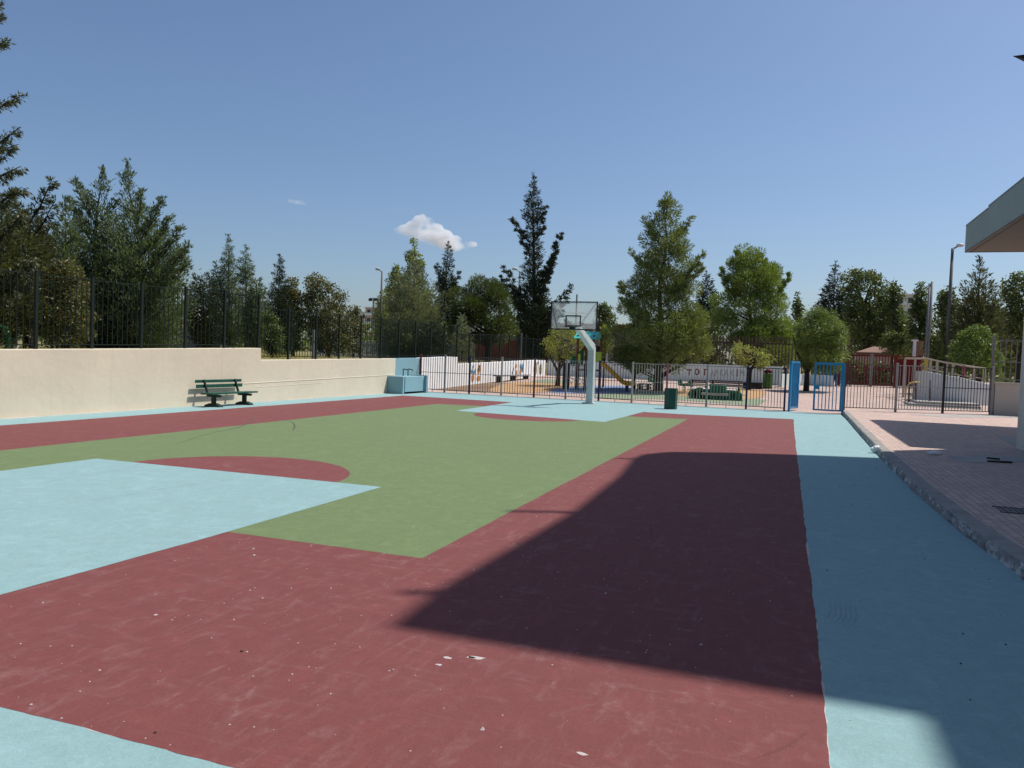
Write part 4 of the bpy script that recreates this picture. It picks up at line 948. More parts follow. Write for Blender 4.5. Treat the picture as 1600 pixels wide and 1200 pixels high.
DENS = 1.5
def tree(kind, px, Y, bz, rows, mat, label, bark_=None, up=.6, cov=5.0, leafL=None, trunk_r=.14, trunk_top=.86, name=None, group='trees round the court and park', fork=None, cat='tree', limbs=10, clump=None, boughs=()):
    """A tapered trunk with limbs and a crown of many small leaves; rows give the crown's width at several heights, boughs its outstanding limbs."""
    bark_ = bark_ or m_barkd
    rng = np.random.default_rng(int(abs(px)*7+Y))
    X0 = W(px, 560, Y)[0]
    zs = np.array([W(px, r[0], Y)[2] for r in rows]); L_ = np.array([W(r[1], r[0], Y)[0]-X0 for r in rows]); R_ = np.array([W(r[2], r[0], Y)[0]-X0 for r in rows])
    o = np.argsort(zs); zs, L_, R_ = zs[o], L_[o], R_[o]
    z0, z1 = zs[0], zs[-1]
    mid = lambda z: np.interp(z, zs, (L_+R_)/2)
    half = lambda z: np.maximum(np.interp(z, zs, (R_-L_)/2), .015)
    t = thing(name or "tree", (X0, Y, bz), label, cat, group)
    zz = np.linspace(z0, z1, 80); area = float(np.sum(2*half(zz))*(zz[1]-zz[0]))
    k = Y/40.0; LL = leafL or {'cypress': .26, 'pine': .20, 'broad': .15, 'weep': .2}[kind]*max(.55, min(1.5, k)); WW = LL*{'cypress': .26, 'pine': .22, 'broad': .60, 'weep': .16}[kind]
    n = int(min(90000, DENS*cov*area/(LL*WW*.5)))
    wz = half(zz)+.14*half(zz).max(); cdf = np.cumsum(wz); cdf = cdf/cdf[-1]
    H = z1-z0
    tw = MB()
    if fork:
        fz = W(px, fork, Y)[2]; tw.tube([(X0, Y, bz-.05), (X0+.05*trunk_r, Y, (bz+fz)/2), (X0, Y, fz)], [trunk_r*1.2, trunk_r*.95, trunk_r*.85], 10)
        for a in ((-.55, .1), (.5, -.15), (.05, .5)):
            tw.tube([(X0, Y, fz-.05), (X0+a[0]*half(z0+.3*H)*.6, Y+a[1]*.6, fz+(z0+.45*H-fz)*.55), (X0+a[0]*half(z0+.5*H), Y+a[1], z0+.55*H)], [trunk_r*.65, trunk_r*.45, trunk_r*.15], 8)
    else:
        zt_ = z0+trunk_top*H; tp = lambda z: mid(z) if z > z0 else mid(z0)*max(0, (z-bz)/max(.1, z0-bz))*.5
        pts = [(X0+tp(bz+(zt_-bz)*u)*min(1, u*1.4), Y, bz-.1+(zt_-bz+.1)*u) for u in np.linspace(0, 1, 9)]
        tw.tube(pts, [trunk_r*(1.12-1.05*u**.8) for u in np.linspace(0, 1, 9)], 9)
    Ps, Ds, S_ = [], [], []
    def spray(A, C, B, m, rr, droop):
        s = rng.random(m)**.75*.94+.06
        q = (1-s)[:, None]**2*A+2*(s*(1-s))[:, None]*C+(s**2)[:, None]*B
        tan = 2*(1-s)[:, None]*(C-A)+2*s[:, None]*(B-C); tan /= np.maximum(np.linalg.norm(tan, axis=1, keepdims=True), 1e-6)
        wd = (.04+.27*rr*(1-s)**.8*np.clip(s*3, 0, 1)+.03*rr)[:, None]
        off = rng.normal(size=(m, 3))*wd*np.array([1, 1, .55]); off[:, 2] -= np.abs(rng.normal(size=m))*wd[:, 0]*(.25+max(0, droop))
        Ps.append(q+off); Ds.append(tan*.95+off/np.maximum(wd, .01)*.30+np.array([0, 0, .28-droop])+rng.normal(size=(m, 3))*.26); S_.append(rng.uniform(.55, 1.25, m))
    if kind == 'cypress':
        nb = int(np.clip(20+H*16, 40, 230)); ms = np.empty(nb)
        us = (np.arange(nb)+rng.random(nb))/nb; zt_b = np.interp(us, cdf, zz); hw_b = half(zt_b); ms = hw_b**1.25+.02; ms = (ms/ms.sum()*n).astype(int)+6
        for b in range(nb):
            zt = zt_b[b]; az = b*2.399963+rng.normal()*.35; hw = hw_b[b]
            rr = hw*(.70+.34*rng.random()**.7) if rng.random() > .12 else hw*1.14
            dx = math.cos(az)*rr+mid(zt); dy = math.sin(az)*rr*.9
            upk = up*(.75+.5*rng.random())
            zs0 = min(max(zt-abs(upk)*rr, bz+.25*(z0-bz)), z1-.02*H)
            sx = X0+(mid(zs0) if zs0 > z0 else mid(z0)*.5)*.9
            A = np.array([sx, Y, zs0]); B = np.array([X0+dx, Y+dy, zt]); C = (A+B)/2+np.array([0, 0, -.12*rr])
            spray(A, C, B, ms[b], rr, 0.0)
            if b % max(1, nb//max(1, limbs*2)) == 0 and rr > .4: tw.tube([A, C, B], [trunk_r*.2, trunk_r*.12, trunk_r*.02], 5, False)
        m2 = max(40, n//90); s = rng.random(m2); zq = z1-.14*H*s; q = np.stack([X0+mid(zq)+rng.normal(size=m2)*.4*half(zq), Y+rng.normal(size=m2)*.4*half(zq), zq-LL*.8], 1)
        Ps.append(q); Ds.append(rng.normal(size=(m2, 3))*.3+np.array([0, 0, 1])); S_.append(rng.uniform(.4, .9, m2))
    else:
        cl = clump or .42*max(.6, min(1.3, H/4)); nc = int(np.clip((2.3 if kind == 'pine' else 3.4)*area/(cl*cl), 20, 620))
        u = rng.random(nc); cz = np.interp(u, cdf, zz); az = rng.random(nc)*2*math.pi; rad_ = np.sqrt(rng.random(nc)*.8+.2)*(.80+.28*rng.random(nc)**2)
        hw = np.maximum(half(cz)-cl*.45, .03)
        C = np.stack([X0+mid(cz)+np.cos(az)*hw*rad_, Y+np.sin(az)*hw*rad_*.9, cz], 1)
        cr = cl*(.38+.75*rng.random(nc)**1.3)*np.clip(.35+.65*half(cz)/max(.3, .5*half(zz).max()), .35, 1)
        pr = cr**2; ci = rng.choice(nc, n, p=pr/pr.sum())
        d = rng.normal(size=(n, 3)); d /= np.linalg.norm(d, axis=1, keepdims=True)
        P = C[ci]+d*cr[ci][:, None]*(rng.random(n)**(.33 if kind == 'pine' else .45))[:, None]*np.array([1, 1, .8])
        if kind == 'broad': D = d*.5+rng.normal(size=(n, 3))*.7+np.array([0, 0, -.15])
        elif kind == 'pine': D = d*.9+rng.normal(size=(n, 3))*.25+np.array([0, 0, .45])
        else: D = d*.7+rng.normal(size=(n, 3))*.3+np.array([0, 0, -.45])
        Ps.append(P); Ds.append(D); S_.append(rng.uniform(.55, 1.25, n))
        fzz = bz+(z0-bz)*.8 if not fork else W(px, fork, Y)[2]+.2*H
        nl = int(min(nc, limbs*(6 if kind == 'pine' else 2)))
        for b in range(nl):
            e = C[(b*7) % nc]
            if kind == 'pine': za = max(z0-.1*H, e[2]-.55*abs(e[0]-X0-mid(e[2]))-.25); a = np.array([X0+(mid(za) if za > z0 else 0)*.9, Y, min(za, z0+.84*H)])
            else: a = np.array([X0, Y, max(fzz, min(e[2]-.3*H, z0+.55*H))])
            tw.tube([a, (a+e)/2+np.array([0, 0, .03*H*(1 if kind != 'pine' else -.6)]), e], [trunk_r*.24, trunk_r*.15, trunk_r*.04], 5, False)
    for bi, bg_ in enumerate(boughs):
        x0, y0, x1, y1, th = bg_[:5]; droop = bg_[5] if len(bg_) > 5 else .1; dY = bg_[6] if len(bg_) > 6 else rng.normal()*.3
        A = W(x0, y0, Y); B = W(x1, y1, Y+dY); rr = th/1200*Y*2.2; ln = np.linalg.norm(B-A)
        C = (A+B)/2+np.array([0, 0, (-.10 if y1 < y0 else .10)*ln]); m = int(DENS*cov*ln*th/1200*Y*.85/(LL*WW*.5))
        ks = max(9, int(ln/(.35*th/1200*Y))); mk = max(8, m//ks)
        for q in range(ks):
            u = .12+.88*(q+rng.random())/ks; P0 = (1-u)**2*A+2*u*(1-u)*C+u*u*B; T0 = 2*(1-u)*(C-A)+2*u*(B-C); T0 = T0/np.linalg.norm(T0)
            v = rng.normal(size=3); v -= T0*v.dot(T0); v /= np.linalg.norm(v); ll = th/1200*Y*(1.15-.75*u)*rng.uniform(.5, 1.35)
            E = P0+(v*.8+T0*.75+np.array([0, 0, -droop*1.2]))*ll; spray(P0, (P0+E)/2+v*.08*ll, E, mk, ll*.55, droop)
        tw.tube([A, C, B], [trunk_r*.22, trunk_r*.14, trunk_r*.03], 6, False)
    P, D, sz = np.concatenate(Ps), np.concatenate(Ds), np.concatenate(S_)
    tw.build('trunk', bark_, t, 0, True)
    quads('crown', P, D, LL*sz, WW*sz*rng.uniform(.8, 1.2, len(sz)), mat, t, rng)
    return t

TZ = 1.3
# left edge
tree('cypress', -60, 15.5, TZ, [(-300, -112, -108), (-200, -150, -90), (-60, -170, -80), (60, -170, -74), (180, -170, -70), (260, -170, -60), (300, -170, -20), (330, -170, 12), (360, -170, 26), (390, -170, 34), (430, -170, 34), (470, -160, 22), (500, -140, 8), (520, -120, -5)], L_fir,
     'towering dark drooping conifer cut off by the left edge', up=.35, cov=3.6, trunk_r=.3, name='conifer_tree', leafL=.13, limbs=6,
     boughs=[(-60, 40, 4, 4, 6, .2), (-60, 50, 4, 24, 5, .2), (-60, 90, 9, 63, 5, .2), (-50, 165, 34, 149, 8, .3), (-50, 240, 28, 201, 13, .4), (-50, 255, 22, 226, 16, .5), (-50, 280, 32, 260, 14, .5), (-50, 330, 34, 292, 20, .4), (-50, 400, 40, 330, 26, .5), (-50, 430, 58, 400, 30, .5), (-50, 460, 50, 430, 26, .5)])
tree('cypress', 46, 17.5, TZ, [(330, 40, 54), (345, 30, 62), (370, 18, 72), (400, 16, 76), (430, 14, 70), (470, 18, 66), (510, 30, 60)], L_fir, 'dark conifer with up-swept arms between the edge conifer and the twin cypresses', up=.6, cov=3.4, trunk_r=.2, name='conifer_tree', leafL=.13,
     boughs=[(44, 350, 82, 279, 17, .25), (46, 375, 85, 314, 17, .3), (50, 395, 84, 345, 15, .4), (40, 360, 22, 300, 14, .2), (50, 410, 80, 372, 14, .4)])
tree('cypress', 160, 22, TZ, [(255, 160, 162), (272, 157, 165), (290, 147, 169), (318, 128, 178), (345, 116, 186), (380, 100, 195), (430, 86, 202), (480, 92, 205), (520, 105, 200)], L_cyp, 'grey green cypress with the left of the two tall spires', up=.95, cov=4.6, trunk_r=.2, name='cypress_tree', leafL=.15, boughs=[(150, 350, 115, 280, 9, -.1), (145, 380, 109, 309, 9, -.1), (150, 330, 128, 292, 7, -.1)])
tree('cypress', 203, 22.6, TZ, [(248, 198, 200), (265, 193, 206), (285, 187, 209), (305, 184, 216), (322, 180, 236), (345, 172, 256), (372, 168, 270), (400, 165, 284), (425, 163, 290), (455, 168, 286), (490, 168, 276), (525, 175, 262)], L_cyp, 'grey green cypress with the right of the two tall spires and upswept side boughs', up=.95, cov=4.6, trunk_r=.22, name='cypress_tree', leafL=.15, boughs=[(215, 380, 253, 312, 11, -.1), (215, 350, 222, 298, 9, -.1), (220, 400, 266, 338, 11, -.1), (225, 425, 283, 356, 11, -.1), (225, 445, 294, 384, 11, -.05), (225, 460, 292, 408, 11, 0)])
tree('cypress', 104, 20.5, TZ, [(303, 100, 102), (330, 94, 110), (360, 84, 122), (390, 76, 130), (430, 70, 140), (480, 74, 142), (520, 85, 135)], L_cyp, 'smaller grey cypress standing left of the twin spires', up=.9, cov=4.4, trunk_r=.15, name='cypress_tree', leafL=.16)
tree('broad', 105, 17.3, TZ, [(404, 96, 116), (430, 72, 128), (460, 64, 136), (490, 60, 142), (520, 64, 140), (540, 72, 128)], L_brn, 'olive broadleaf tree with small glossy leaves behind the railing at the far left', cov=3.6, trunk_r=.1, name='broadleaf_tree', leafL=.085)
tree('broad', 22, 17.0, TZ, [(448, 0, 40), (475, -20, 48), (500, -26, 50), (520, -18, 44)], L_brn, 'olive bush crown above a limewashed trunk behind the railing', bark_=m_limed, cov=3.4, trunk_r=.14, name='broadleaf_tree', leafL=.085)
tree('broad', 250, 24, TZ, [(500, 238, 262), (515, 226, 275), (535, 222, 282), (545, 228, 276)], L_dec, 'low round shrub behind the railing under the twin spires', cov=3.5, trunk_r=.06, name='shrub', cat='shrub', leafL=.09)
tree('cypress', 180, 25, TZ, [(420, 150, 210), (450, 130, 225), (500, 128, 228), (540, 140, 220)], L_dark, 'dark conifer filling the shade below the twin spires', cov=4, trunk_r=.16, name='conifer_tree', leafL=.18)
# cypress group
tree('cypress', 356, 29, TZ, [(365, 356, 358), (380, 353, 361), (400, 349, 365), (430, 346, 368), (450, 344, 371), (475, 346, 372), (500, 342, 374), (530, 344, 374)], L_cyp, 'slim cypress, the tallest spire of the middle left group', up=.75, cov=4, trunk_r=.1, name='cypress_tree', leafL=.10)
tree('cypress', 384, 30, TZ, [(381, 383, 385), (400, 379, 389), (415, 372, 394), (432, 371, 396), (445, 377, 393), (465, 370, 398), (500, 372, 398), (530, 372, 398)], L_cyp, 'slim tiered cypress right of the tallest spire in its group', up=.35, cov=3.6, trunk_r=.1, name='cypress_tree', leafL=.10)
tree('cypress', 337, 28.5, TZ, [(408, 336, 338), (430, 331, 343), (455, 328, 347), (490, 326, 350), (530, 328, 348)], L_cyp, 'short pointed cypress left of the tallest spire in its group', up=.8, cov=4.5, trunk_r=.08, name='cypress_tree', leafL=.10)
tree('cypress', 318, 27, TZ, [(428, 306, 326), (450, 300, 334), (475, 296, 340), (500, 294, 342), (522, 300, 342), (540, 312, 335)], L_dark, 'low spreading dark cypress at the front of the spire group', up=.5, cov=4.2, trunk_r=.1, name='cypress_tree', leafL=.16)
tree('cypress', 402, 29, TZ, [(433, 400, 406), (450, 392, 412), (480, 386, 416), (515, 384, 418), (540, 390, 414)], L_cyp, 'bushy cypress between the spire group and the lone dark spire', up=.7, cov=4.6, trunk_r=.1, name='cypress_tree', leafL=.16)
tree('cypress', 436, 33, TZ, [(396, 436, 438), (415, 431, 442), (435, 427, 447), (455, 421, 449), (480, 414, 454), (515, 412, 456), (545, 416, 452)], L_dark, 'lone dark cypress spire beside the brown leaved trees', up=.75, cov=4.8, trunk_r=.12, name='cypress_tree', leafL=.13)
tree('broad', 425, 27.5, TZ, [(492, 415, 432), (515, 411, 442), (540, 411, 448), (555, 415, 440)], L_dec, 'olive shrub at the step in the cream wall', cov=4, trunk_r=.06, name='shrub', cat='shrub', leafL=.1)
tree('broad', 458, 35, TZ, [(438, 448, 464), (455, 441, 470), (480, 438, 474), (520, 438, 474), (545, 444, 468)], L_brn, 'narrow brown leaved tree next to the lone dark spire', cov=4.2, trunk_r=.1, name='broadleaf_tree', leafL=.13)
tree('broad', 512, 36, TZ, [(431, 482, 500), (440, 474, 520), (455, 470, 538), (475, 468, 548), (495, 470, 553), (520, 478, 558), (548, 486, 552)], L_brn, 'broad olive brown tree left of the single street lamp', cov=4.0, trunk_r=.14, name='broadleaf_tree', leafL=.13)
tree('broad', 552, 40, TZ, [(482, 546, 562), (500, 538, 566), (525, 536, 568), (550, 542, 566)], L_brn, 'low olive bush at the right foot of the broad brown tree', cov=4, trunk_r=.06, name='shrub', cat='shrub', leafL=.13)
tree('broad', 648, 54, TZ, [(370, 643, 649), (385, 638, 656), (405, 632, 663), (425, 628, 668), (445, 618, 672), (470, 610, 680), (500, 606, 682)], L_pop, 'pale green poplar rising behind the grey cypress', cov=4.2, trunk_r=.18, name='poplar_tree', leafL=.18)
tree('broad', 618, 55, TZ, [(412, 616, 622), (430, 608, 628), (450, 600, 632), (480, 596, 634)], L_pop, 'small pale poplar beside the single street lamp', cov=4.2, trunk_r=.12, name='poplar_tree', leafL=.18)
tree('cypress', 646, 46, TZ, [(404, 646, 652), (425, 628, 668), (445, 615, 680), (468, 604, 690), (495, 597, 694), (525, 595, 695), (550, 602, 690)], L_grey, 'broad grey green cypress in front of the poplar', up=.8, cov=4.6, trunk_r=.22, name='cypress_tree', leafL=.2)
tree('cypress', 598, 50, TZ, [(452, 596, 600), (470, 590, 606), (500, 586, 608), (540, 588, 606)], L_pop, 'thin yellow green tree at the foot of the single street lamp', up=.8, cov=4, trunk_r=.08, name='poplar_tree', leafL=.2)
tree('cypress', 698, 60, TZ, [(376, 699, 701), (390, 697, 706), (405, 694, 708), (420, 690, 705), (433, 684, 709), (447, 681, 713), (460, 684, 716), (485, 684, 714), (520, 686, 712)], L_dark, 'small dark leaning cypress between poplar and round pine', up=.45, cov=4.2, trunk_r=.16, name='cypress_tree', leafL=.22, boughs=[(698, 470, 717, 424, 6, .1), (698, 480, 716, 448, 7, .1), (697, 455, 683, 414, 7, .1)])
tree('pine', 762, 48, TZ, [(436, 742, 766), (445, 728, 790), (458, 718, 797), (472, 702, 808), (490, 697, 814), (508, 698, 816), (522, 704, 812), (532, 716, 800)], L_rnd, 'round dense bright green pine behind the mural wall', up=.35, cov=6.0, trunk_r=.2, name='pine_tree', leafL=.18, clump=.7)
tree('cypress', 672, 44, TZ, [(500, 668, 678), (520, 660, 690), (545, 656, 700), (560, 660, 700)], L_dark, 'dark low conifer under the grey cypress behind the railing', up=.6, cov=4.5, trunk_r=.1, name='conifer_tree', leafL=.2)
tree('cypress', 722, 43, TZ, [(490, 718, 724), (510, 712, 730), (535, 708, 736), (558, 708, 736)], L_grey, 'thin grey sapling in front of the round pine', up=.5, cov=2.0, trunk_r=.06, name='conifer_tree', leafL=.2)
tree('cypress', 833, 56, .5, [(270, 832, 834), (285, 828, 838), (300, 825, 842), (318, 819, 845), (335, 817, 845), (352, 823, 844), (375, 822, 846), (400, 821, 847), (425, 818, 849), (450, 814, 853), (475, 808, 862), (500, 808, 868), (520, 808, 868), (540, 812, 862), (552, 818, 852)], L_dark, 'tallest dark cypress of all, with bent arms, left of the backboard', up=.5, cov=4.6, trunk_r=.3, name='cypress_tree', leafL=.23,
     boughs=[(838, 470, 876, 367, 12, 0), (845, 440, 868, 392, 10, 0), (836, 500, 860, 410, 11, 0), (828, 378, 799, 343, 7, .1), (829, 400, 812, 362, 8, .1), (826, 470, 787, 419, 11, .1), (826, 490, 786, 432, 9, .3), (826, 500, 800, 450, 12, .2), (842, 500, 893, 448, 7, .15), (845, 505, 886, 468, 10, .2), (842, 520, 880, 490, 12, .2), (825, 520, 797, 490, 12, .2), (838, 350, 853, 322, 7, .1), (838, 375, 850, 348, 7, .1)])
tree('broad', 940, 60, .5, [(474, 934, 952), (485, 928, 962), (505, 926, 966), (530, 930, 960)], L_dec, 'olive tree showing just right of the backboard', cov=4, trunk_r=.12, name='broadleaf_tree', leafL=.2)
# acacia over the play tower
tree('broad', 873, 40.6, pz(40.6), [(514, 860, 905), (521, 850, 924), (532, 842, 936), (545, 842, 932), (556, 850, 914), (563, 856, 890)], L_aca, 'light green acacia with a flat open crown beside the play tower', bark_=m_bark, cov=1.5, trunk_r=.12, fork=580, name='acacia_tree', leafL=.10, clump=.3, limbs=16)
tree('broad', 944, 41.5, pz(41.5), [(508, 938, 950), (522, 936, 956), (545, 936, 957), (562, 940, 952)], L_aca, 'small light green acacia right of the turquoise roof', bark_=m_bark, cov=2.2, trunk_r=.06, name='acacia_tree', leafL=.12, clump=.34)
# big pines
tree('pine', 1030, 40.5, pz(40.5), [(299, 1041, 1048), (312, 1032, 1056), (328, 1012, 1064), (342, 1006, 1072), (360, 1000, 1082), (378, 1002, 1084), (395, 984, 1086), (412, 980, 1102), (425, 984, 1098), (440, 972, 1090), (460, 964, 1098), (485, 956, 1108), (505, 950, 1122), (525, 944, 1127), (545, 944, 1116), (560, 952, 1100), (572, 975, 1075)], L_pine, 'biggest pine, open topped, standing in the park right of the basketball hoop', bark_=m_bark, up=.55, cov=4.4, trunk_r=.24, name='pine_tree', leafL=.18, clump=.60, limbs=18, boughs=[(1050, 450, 1100, 396, 7, -.1), (1040, 470, 1098, 416, 8, -.1), (1015, 420, 985, 392, 6, -.1), (1030, 380, 1006, 340, 6, -.1), (1048, 380, 1080, 340, 6, -.1), (1000, 500, 970, 445, 12, -.1)])
tree('broad', 992, 41.5, pz(41.5), [(552, 975, 1010), (566, 972, 1016), (580, 982, 1008)], L_pine, 'low leafy sapling with forked stem left of the big pine trunk', bark_=m_barkd, cov=2.0, trunk_r=.09, fork=592, name='sapling', leafL=.13, clump=.3)
tree('cypress', 1105, 66, .6, [(425, 1104, 1106), (440, 1098, 1112), (455, 1093, 1117), (475, 1089, 1122), (500, 1086, 1126)], L_dark, 'small dark spire between the two big pines', up=.2, cov=4.6, trunk_r=.16, name='cypress_tree', leafL=.3)
tree('pine', 1172, 58, .55, [(391, 1148, 1200), (402, 1142, 1212), (415, 1128, 1218), (432, 1124, 1232), (450, 1114, 1236), (470, 1108, 1232), (492, 1100, 1244), (515, 1100, 1254), (540, 1108, 1262), (555, 1125, 1258)], L_pine2, 'wide bright green pine behind the painted letters', bark_=m_bark, up=.6, cov=5.2, trunk_r=.25, name='pine_tree', leafL=.22, clump=.85, limbs=14, boughs=[(1160, 470, 1150, 394, 14, -.2), (1180, 460, 1192, 398, 12, -.2), (1150, 470, 1130, 424, 12, -.2), (1200, 470, 1234, 434, 12, -.2)])
tree('broad', 1246, 74, .6, [(456, 1245, 1248), (470, 1238, 1254), (485, 1236, 1258), (510, 1236, 1256)], L_dec, 'thin young tree between the wide pine and the round tree', cov=4, trunk_r=.1, name='broadleaf_tree', leafL=.26)
tree('weep', 1262, 47, pz(47), [(484, 1270, 1300), (495, 1252, 1314), (510, 1242, 1324), (530, 1234, 1329), (548, 1230, 1329), (562, 1236, 1326), (572, 1256, 1318)], L_wil, 'round soft green tree with a forked black trunk behind the blue gate', bark_=m_barkd, cov=6.5, trunk_r=.15, fork=580, name='round_tree', leafL=.2, clump=.5)
tree('broad', 1171, 46, pz(46), [(537, 1146, 1168), (546, 1138, 1200), (556, 1140, 1216), (566, 1150, 1214), (574, 1164, 1196)], L_lite, 'small yellow green leafy tree in front of the letter wall', bark_=m_barkd, cov=1.9, trunk_r=.17, name='broadleaf_tree', leafL=.12, clump=.3)
# right side
tree('cypress', 1304, 78, .6, [(409, 1304, 1307), (425, 1298, 1312), (440, 1292, 1318), (455, 1284, 1322), (470, 1278, 1328), (490, 1274, 1332), (515, 1276, 1332)], L_dark, 'dark layered conifer behind the round tree', up=.1, cov=4.6, trunk_r=.2, name='conifer_tree', leafL=.32)
tree('broad', 1345, 72, .6, [(424, 1322, 1382), (434, 1312, 1395), (450, 1310, 1404), (475, 1310, 1408), (500, 1312, 1412), (525, 1318, 1408), (540, 1325, 1400)], L_dec, 'big airy broadleaf tree above the tiled hut', cov=3.6, trunk_r=.26, name='broadleaf_tree', leafL=.24, limbs=16)
tree('broad', 1392, 70, .6, [(440, 1392, 1400), (455, 1386, 1412), (480, 1380, 1416), (515, 1380, 1420), (545, 1384, 1420)], L_dec, 'olive tree between the hut roof and the gate pillar', cov=4, trunk_r=.14, name='broadleaf_tree', leafL=.24)
tree('broad', 1436, 62, .6, [(441, 1434, 1442), (456, 1427, 1450), (480, 1420, 1456), (510, 1416, 1460), (545, 1418, 1458)], L_dec, 'upright dark green poplar behind the two steel poles', cov=5, trunk_r=.16, name='poplar_tree', leafL=.2)
tree('broad', 1478, 60, .4, [(452, 1470, 1490), (468, 1462, 1500), (495, 1458, 1505), (525, 1456, 1512), (555, 1460, 1508)], L_dec, 'leafy tree behind the right street lamp', cov=4.2, trunk_r=.14, name='broadleaf_tree', leafL=.2)
tree('cypress', 1530, 50, .3, [(398, 1530, 1532), (415, 1526, 1538), (430, 1512, 1548), (445, 1503, 1556), (465, 1496, 1562), (490, 1488, 1570), (520, 1486, 1572), (555, 1492, 1568)], L_fir, 'dark spiky conifer under the canopy corner', up=.9, cov=4.4, trunk_r=.2, name='conifer_tree', leafL=.22)
tree('broad', 1592, 56, .3, [(428, 1580, 1600), (440, 1566, 1625), (465, 1556, 1650), (500, 1552, 1660), (545, 1556, 1650)], L_dec, 'broadleaf tree behind the pavement column', cov=4.4, trunk_r=.2, name='broadleaf_tree', leafL=.19)
tree('broad', 1530, 46.5, .25, [(512, 1508, 1548), (525, 1490, 1562), (545, 1478, 1572), (565, 1474, 1576), (580, 1478, 1572)], L_lite and leaf('hedge leaves', (0.059, 0.110, 0.026), (0.240, 0.320, 0.085), .36), 'bright leafy bush behind the white ramp wall', cov=4.6, trunk_r=.1, name='bush', cat='bush', leafL=.15, limbs=4)
tree('broad', 1462, 50, .3, [(525, 1448, 1470), (540, 1440, 1480), (560, 1438, 1486), (575, 1440, 1482)], L_dec, 'olive bush behind the ramp handrail', cov=4.2, trunk_r=.08, name='bush', cat='bush', leafL=.16, limbs=4)
tree('broad', 1395, 62, .6, [(520, 1375, 1410), (535, 1370, 1420), (552, 1372, 1420)], L_dec, 'low bush just right of the hut roof', cov=4, trunk_r=.08, name='bush', cat='bush', leafL=.18, limbs=4)
tree('broad', 1060, 62, .6, [(488, 1085, 1130), (505, 1020, 1140), (520, 1005, 1145), (545, 1000, 1150), (568, 1005, 1145)], L_dec, 'dark hedge mass behind the left half of the timber slat fence', cov=4.5, trunk_r=.12, name='hedge', cat='hedge', leafL=.24, limbs=5)
tree('broad', 1210, 64, .6, [(505, 1160, 1260), (520, 1140, 1300), (545, 1140, 1320), (568, 1145, 1318)], L_dec, 'dark hedge mass behind the right half of the timber slat fence', cov=4.5, trunk_r=.12, name='hedge', cat='hedge', leafL=.24, limbs=5)
tree('broad', 1350, 78, .6, [(475, 1330, 1390), (500, 1310, 1440), (530, 1308, 1450), (552, 1310, 1450)], L_dec, 'dark hedge mass between the tiled hut and the big airy tree', cov=4.2, trunk_r=.12, name='hedge', cat='hedge', leafL=.28, limbs=5)
tree('broad', 1500, 64, .4, [(470, 1470, 1540), (500, 1440, 1620), (540, 1436, 1640), (578, 1440, 1640)], L_dec, 'dark hedge mass behind the right street lamp and the spiky conifer', cov=4.2, trunk_r=.12, name='hedge', cat='hedge', leafL=.24, limbs=5)
tree('broad', 640, 58, TZ, [(500, 600, 700), (520, 592, 730), (545, 592, 740), (560, 596, 736)], L_dec, 'dark hedge mass behind the railing between the street lamp and the round pine', cov=4, trunk_r=.12, name='hedge', cat='hedge', leafL=.24, limbs=5)
tree('broad', 1352, 60, .6, [(566, 1316, 1392), (574, 1310, 1398), (590, 1310, 1398), (602, 1312, 1396)], L_dec, 'low dark hedge seen through the bars of the red gate', cov=5, trunk_r=.08, name='hedge', cat='hedge', leafL=.18, limbs=4)
# a wooded band far off that reads as one mass
rng = np.random.default_rng(5); n = 26000
xs_ = rng.uniform(-150, 130, n); ys_ = rng.uniform(105, 135, n)
hgt = 5.5+2.0*np.sin(xs_*.13)+1.5*np.sin(xs_*.31+1)+1.0*np.sin(xs_*.9)
P = np.stack([xs_, ys_, -.3+hgt*rng.random(n)**.7], 1)
fw = bpy.data.objects.new('woodland', None); 
def loose(name, P, D, L, Wd, mat, rng):
    e = bpy.data.objects.new('tmp', None); COL.objects.link(e); o = quads(name, P, D, L, Wd, mat, e, rng); o.parent = None; o.matrix_world = Matrix.Identity(4); bpy.data.objects.remove(e); return o
bpy.data.objects.remove(fw)
o = loose('woodland', P, rng.normal(size=(n, 3)), rng.uniform(.6, 1.3, n), rng.uniform(.4, .9, n), L_dec, rng); tag(o, 'far band of mixed trees beyond the park', 'woodland', kind='stuff')
# dry grass tufts on the terrace edge
n = 5000; P = np.stack([rng.uniform(-30, -16.6, n), rng.uniform(8, 30, n), np.full(n, 1.32)], 1)
o = loose('dry_grass', P, rng.normal(size=(n, 3))*.4+np.array([0, 0, 1]), rng.uniform(.12, .32, n), rng.uniform(.01, .02, n), leaf('straw grass', (0.320, 0.261, 0.094), (0.600, 0.500, 0.190), .4), rng); tag(o, 'dry yellow grass on the terrace behind the railing', 'grass', kind='stuff')

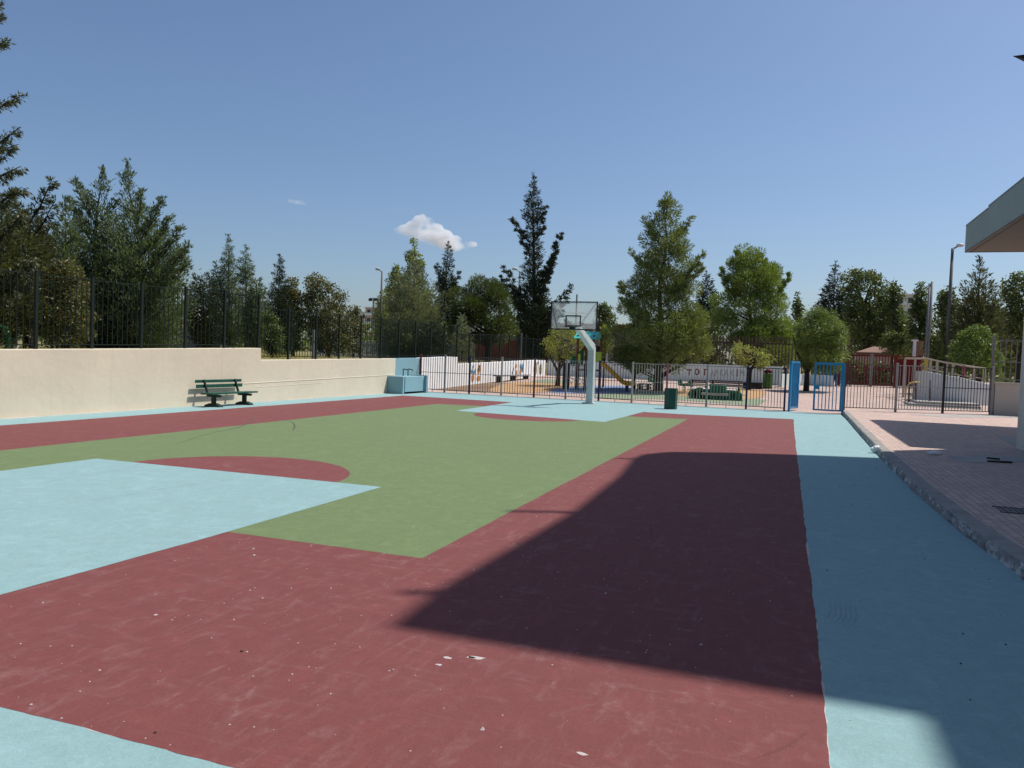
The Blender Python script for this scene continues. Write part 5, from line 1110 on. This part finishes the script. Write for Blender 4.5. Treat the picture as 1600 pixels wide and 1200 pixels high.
# ------------------------------------------------------------------ cloud
def cloud(name, label, blobs, Y, dens, crest, group='small clouds'):
    import bmesh
    mb = MB()
    for x, y, rx, ry in blobs:
        c = W(x, y, Y); k = Y/1200*1.05; mb.ball(c, (rx*k, rx*k*.8, ry*k), 14, 9)
    o = mb.build(name, None); tag(o, label, 'cloud', group)
    rm = o.modifiers.new('merge', 'REMESH'); rm.mode = 'VOXEL'; rm.voxel_size = Y/1200*2.2
    m = bpy.data.materials.new('cloud vapour'); m.use_nodes = True; nt = m.node_tree; nt.nodes.clear()
    out = nt.nodes.new('ShaderNodeOutputMaterial'); pv = nt.nodes.new('ShaderNodeVolumePrincipled'); nt.links.new(pv.outputs[0], out.inputs['Volume'])
    pv.inputs['Color'].default_value = (.97, .98, 1, 1); pv.inputs['Anisotropy'].default_value = .25
    g = nt.nodes.new('ShaderNodeNewGeometry'); nz = nt.nodes.new('ShaderNodeTexNoise'); nt.links.new(g.outputs['Position'], nz.inputs['Vector']); nz.inputs['Scale'].default_value = 22/Y*1.5; nz.inputs['Detail'].default_value = 5; nz.inputs['Roughness'].default_value = .62
    mr = nt.nodes.new('ShaderNodeMapRange'); nt.links.new(nz.outputs['Fac'], mr.inputs[0]); mr.inputs[1].default_value = .37; mr.inputs[2].default_value = .60; mr.inputs[3].default_value = 0; mr.inputs[4].default_value = dens
    # vapour thins out below the sloping crest
    sp = nt.nodes.new('ShaderNodeSeparateXYZ'); nt.links.new(g.outputs['Position'], sp.inputs[0])
    ca, cb = W(crest[0], crest[1], Y), W(crest[2], crest[3], Y); sl_ = (cb[2]-ca[2])/(cb[0]-ca[0])
    mx = nt.nodes.new('ShaderNodeMath'); mx.operation = 'MULTIPLY_ADD'; nt.links.new(sp.outputs[0], mx.inputs[0]); mx.inputs[1].default_value = -sl_; mx.inputs[2].default_value = ca[0]*sl_-ca[2]
    ad = nt.nodes.new('ShaderNodeMath'); nt.links.new(mx.outputs[0], ad.inputs[0]); nt.links.new(sp.outputs[2], ad.inputs[1])
    m2 = nt.nodes.new('ShaderNodeMapRange'); nt.links.new(ad.outputs[0], m2.inputs[0]); m2.inputs[1].default_value = -Y/1200*crest[4]; m2.inputs[2].default_value = 0; m2.inputs[3].default_value = .006; m2.inputs[4].default_value = 1
    mm = nt.nodes.new('ShaderNodeMath'); mm.operation = 'MULTIPLY'; nt.links.new(mr.outputs[0], mm.inputs[0]); nt.links.new(m2.outputs[0], mm.inputs[1]); mr = mm
    nt.links.new(mr.outputs[0], pv.inputs['Density']); o.data.materials.append(m); return o
cloud('cloud', 'small white cumulus cloud above the poplar', [(620, 362, 9, 7), (631, 359, 12, 9), (643, 355, 12, 11), (653, 348, 11, 13), (660, 343, 8, 10), (669, 351, 12, 13), (682, 361, 14, 13), (696, 370, 14, 12), (711, 377, 13, 10), (724, 383, 11, 7), (738, 382, 9, 5), (646, 368, 28, 14), (672, 375, 36, 17), (700, 384, 28, 11)], 2500, .055, (612, 346, 728, 386, 19))
cloud('cloud', 'tiny wisp of cloud in the left half of the sky', [(455, 314, 8, 3.5), (466, 316, 10, 4), (475, 318, 7, 3)], 2500, .012, (450, 316, 480, 322, 9))
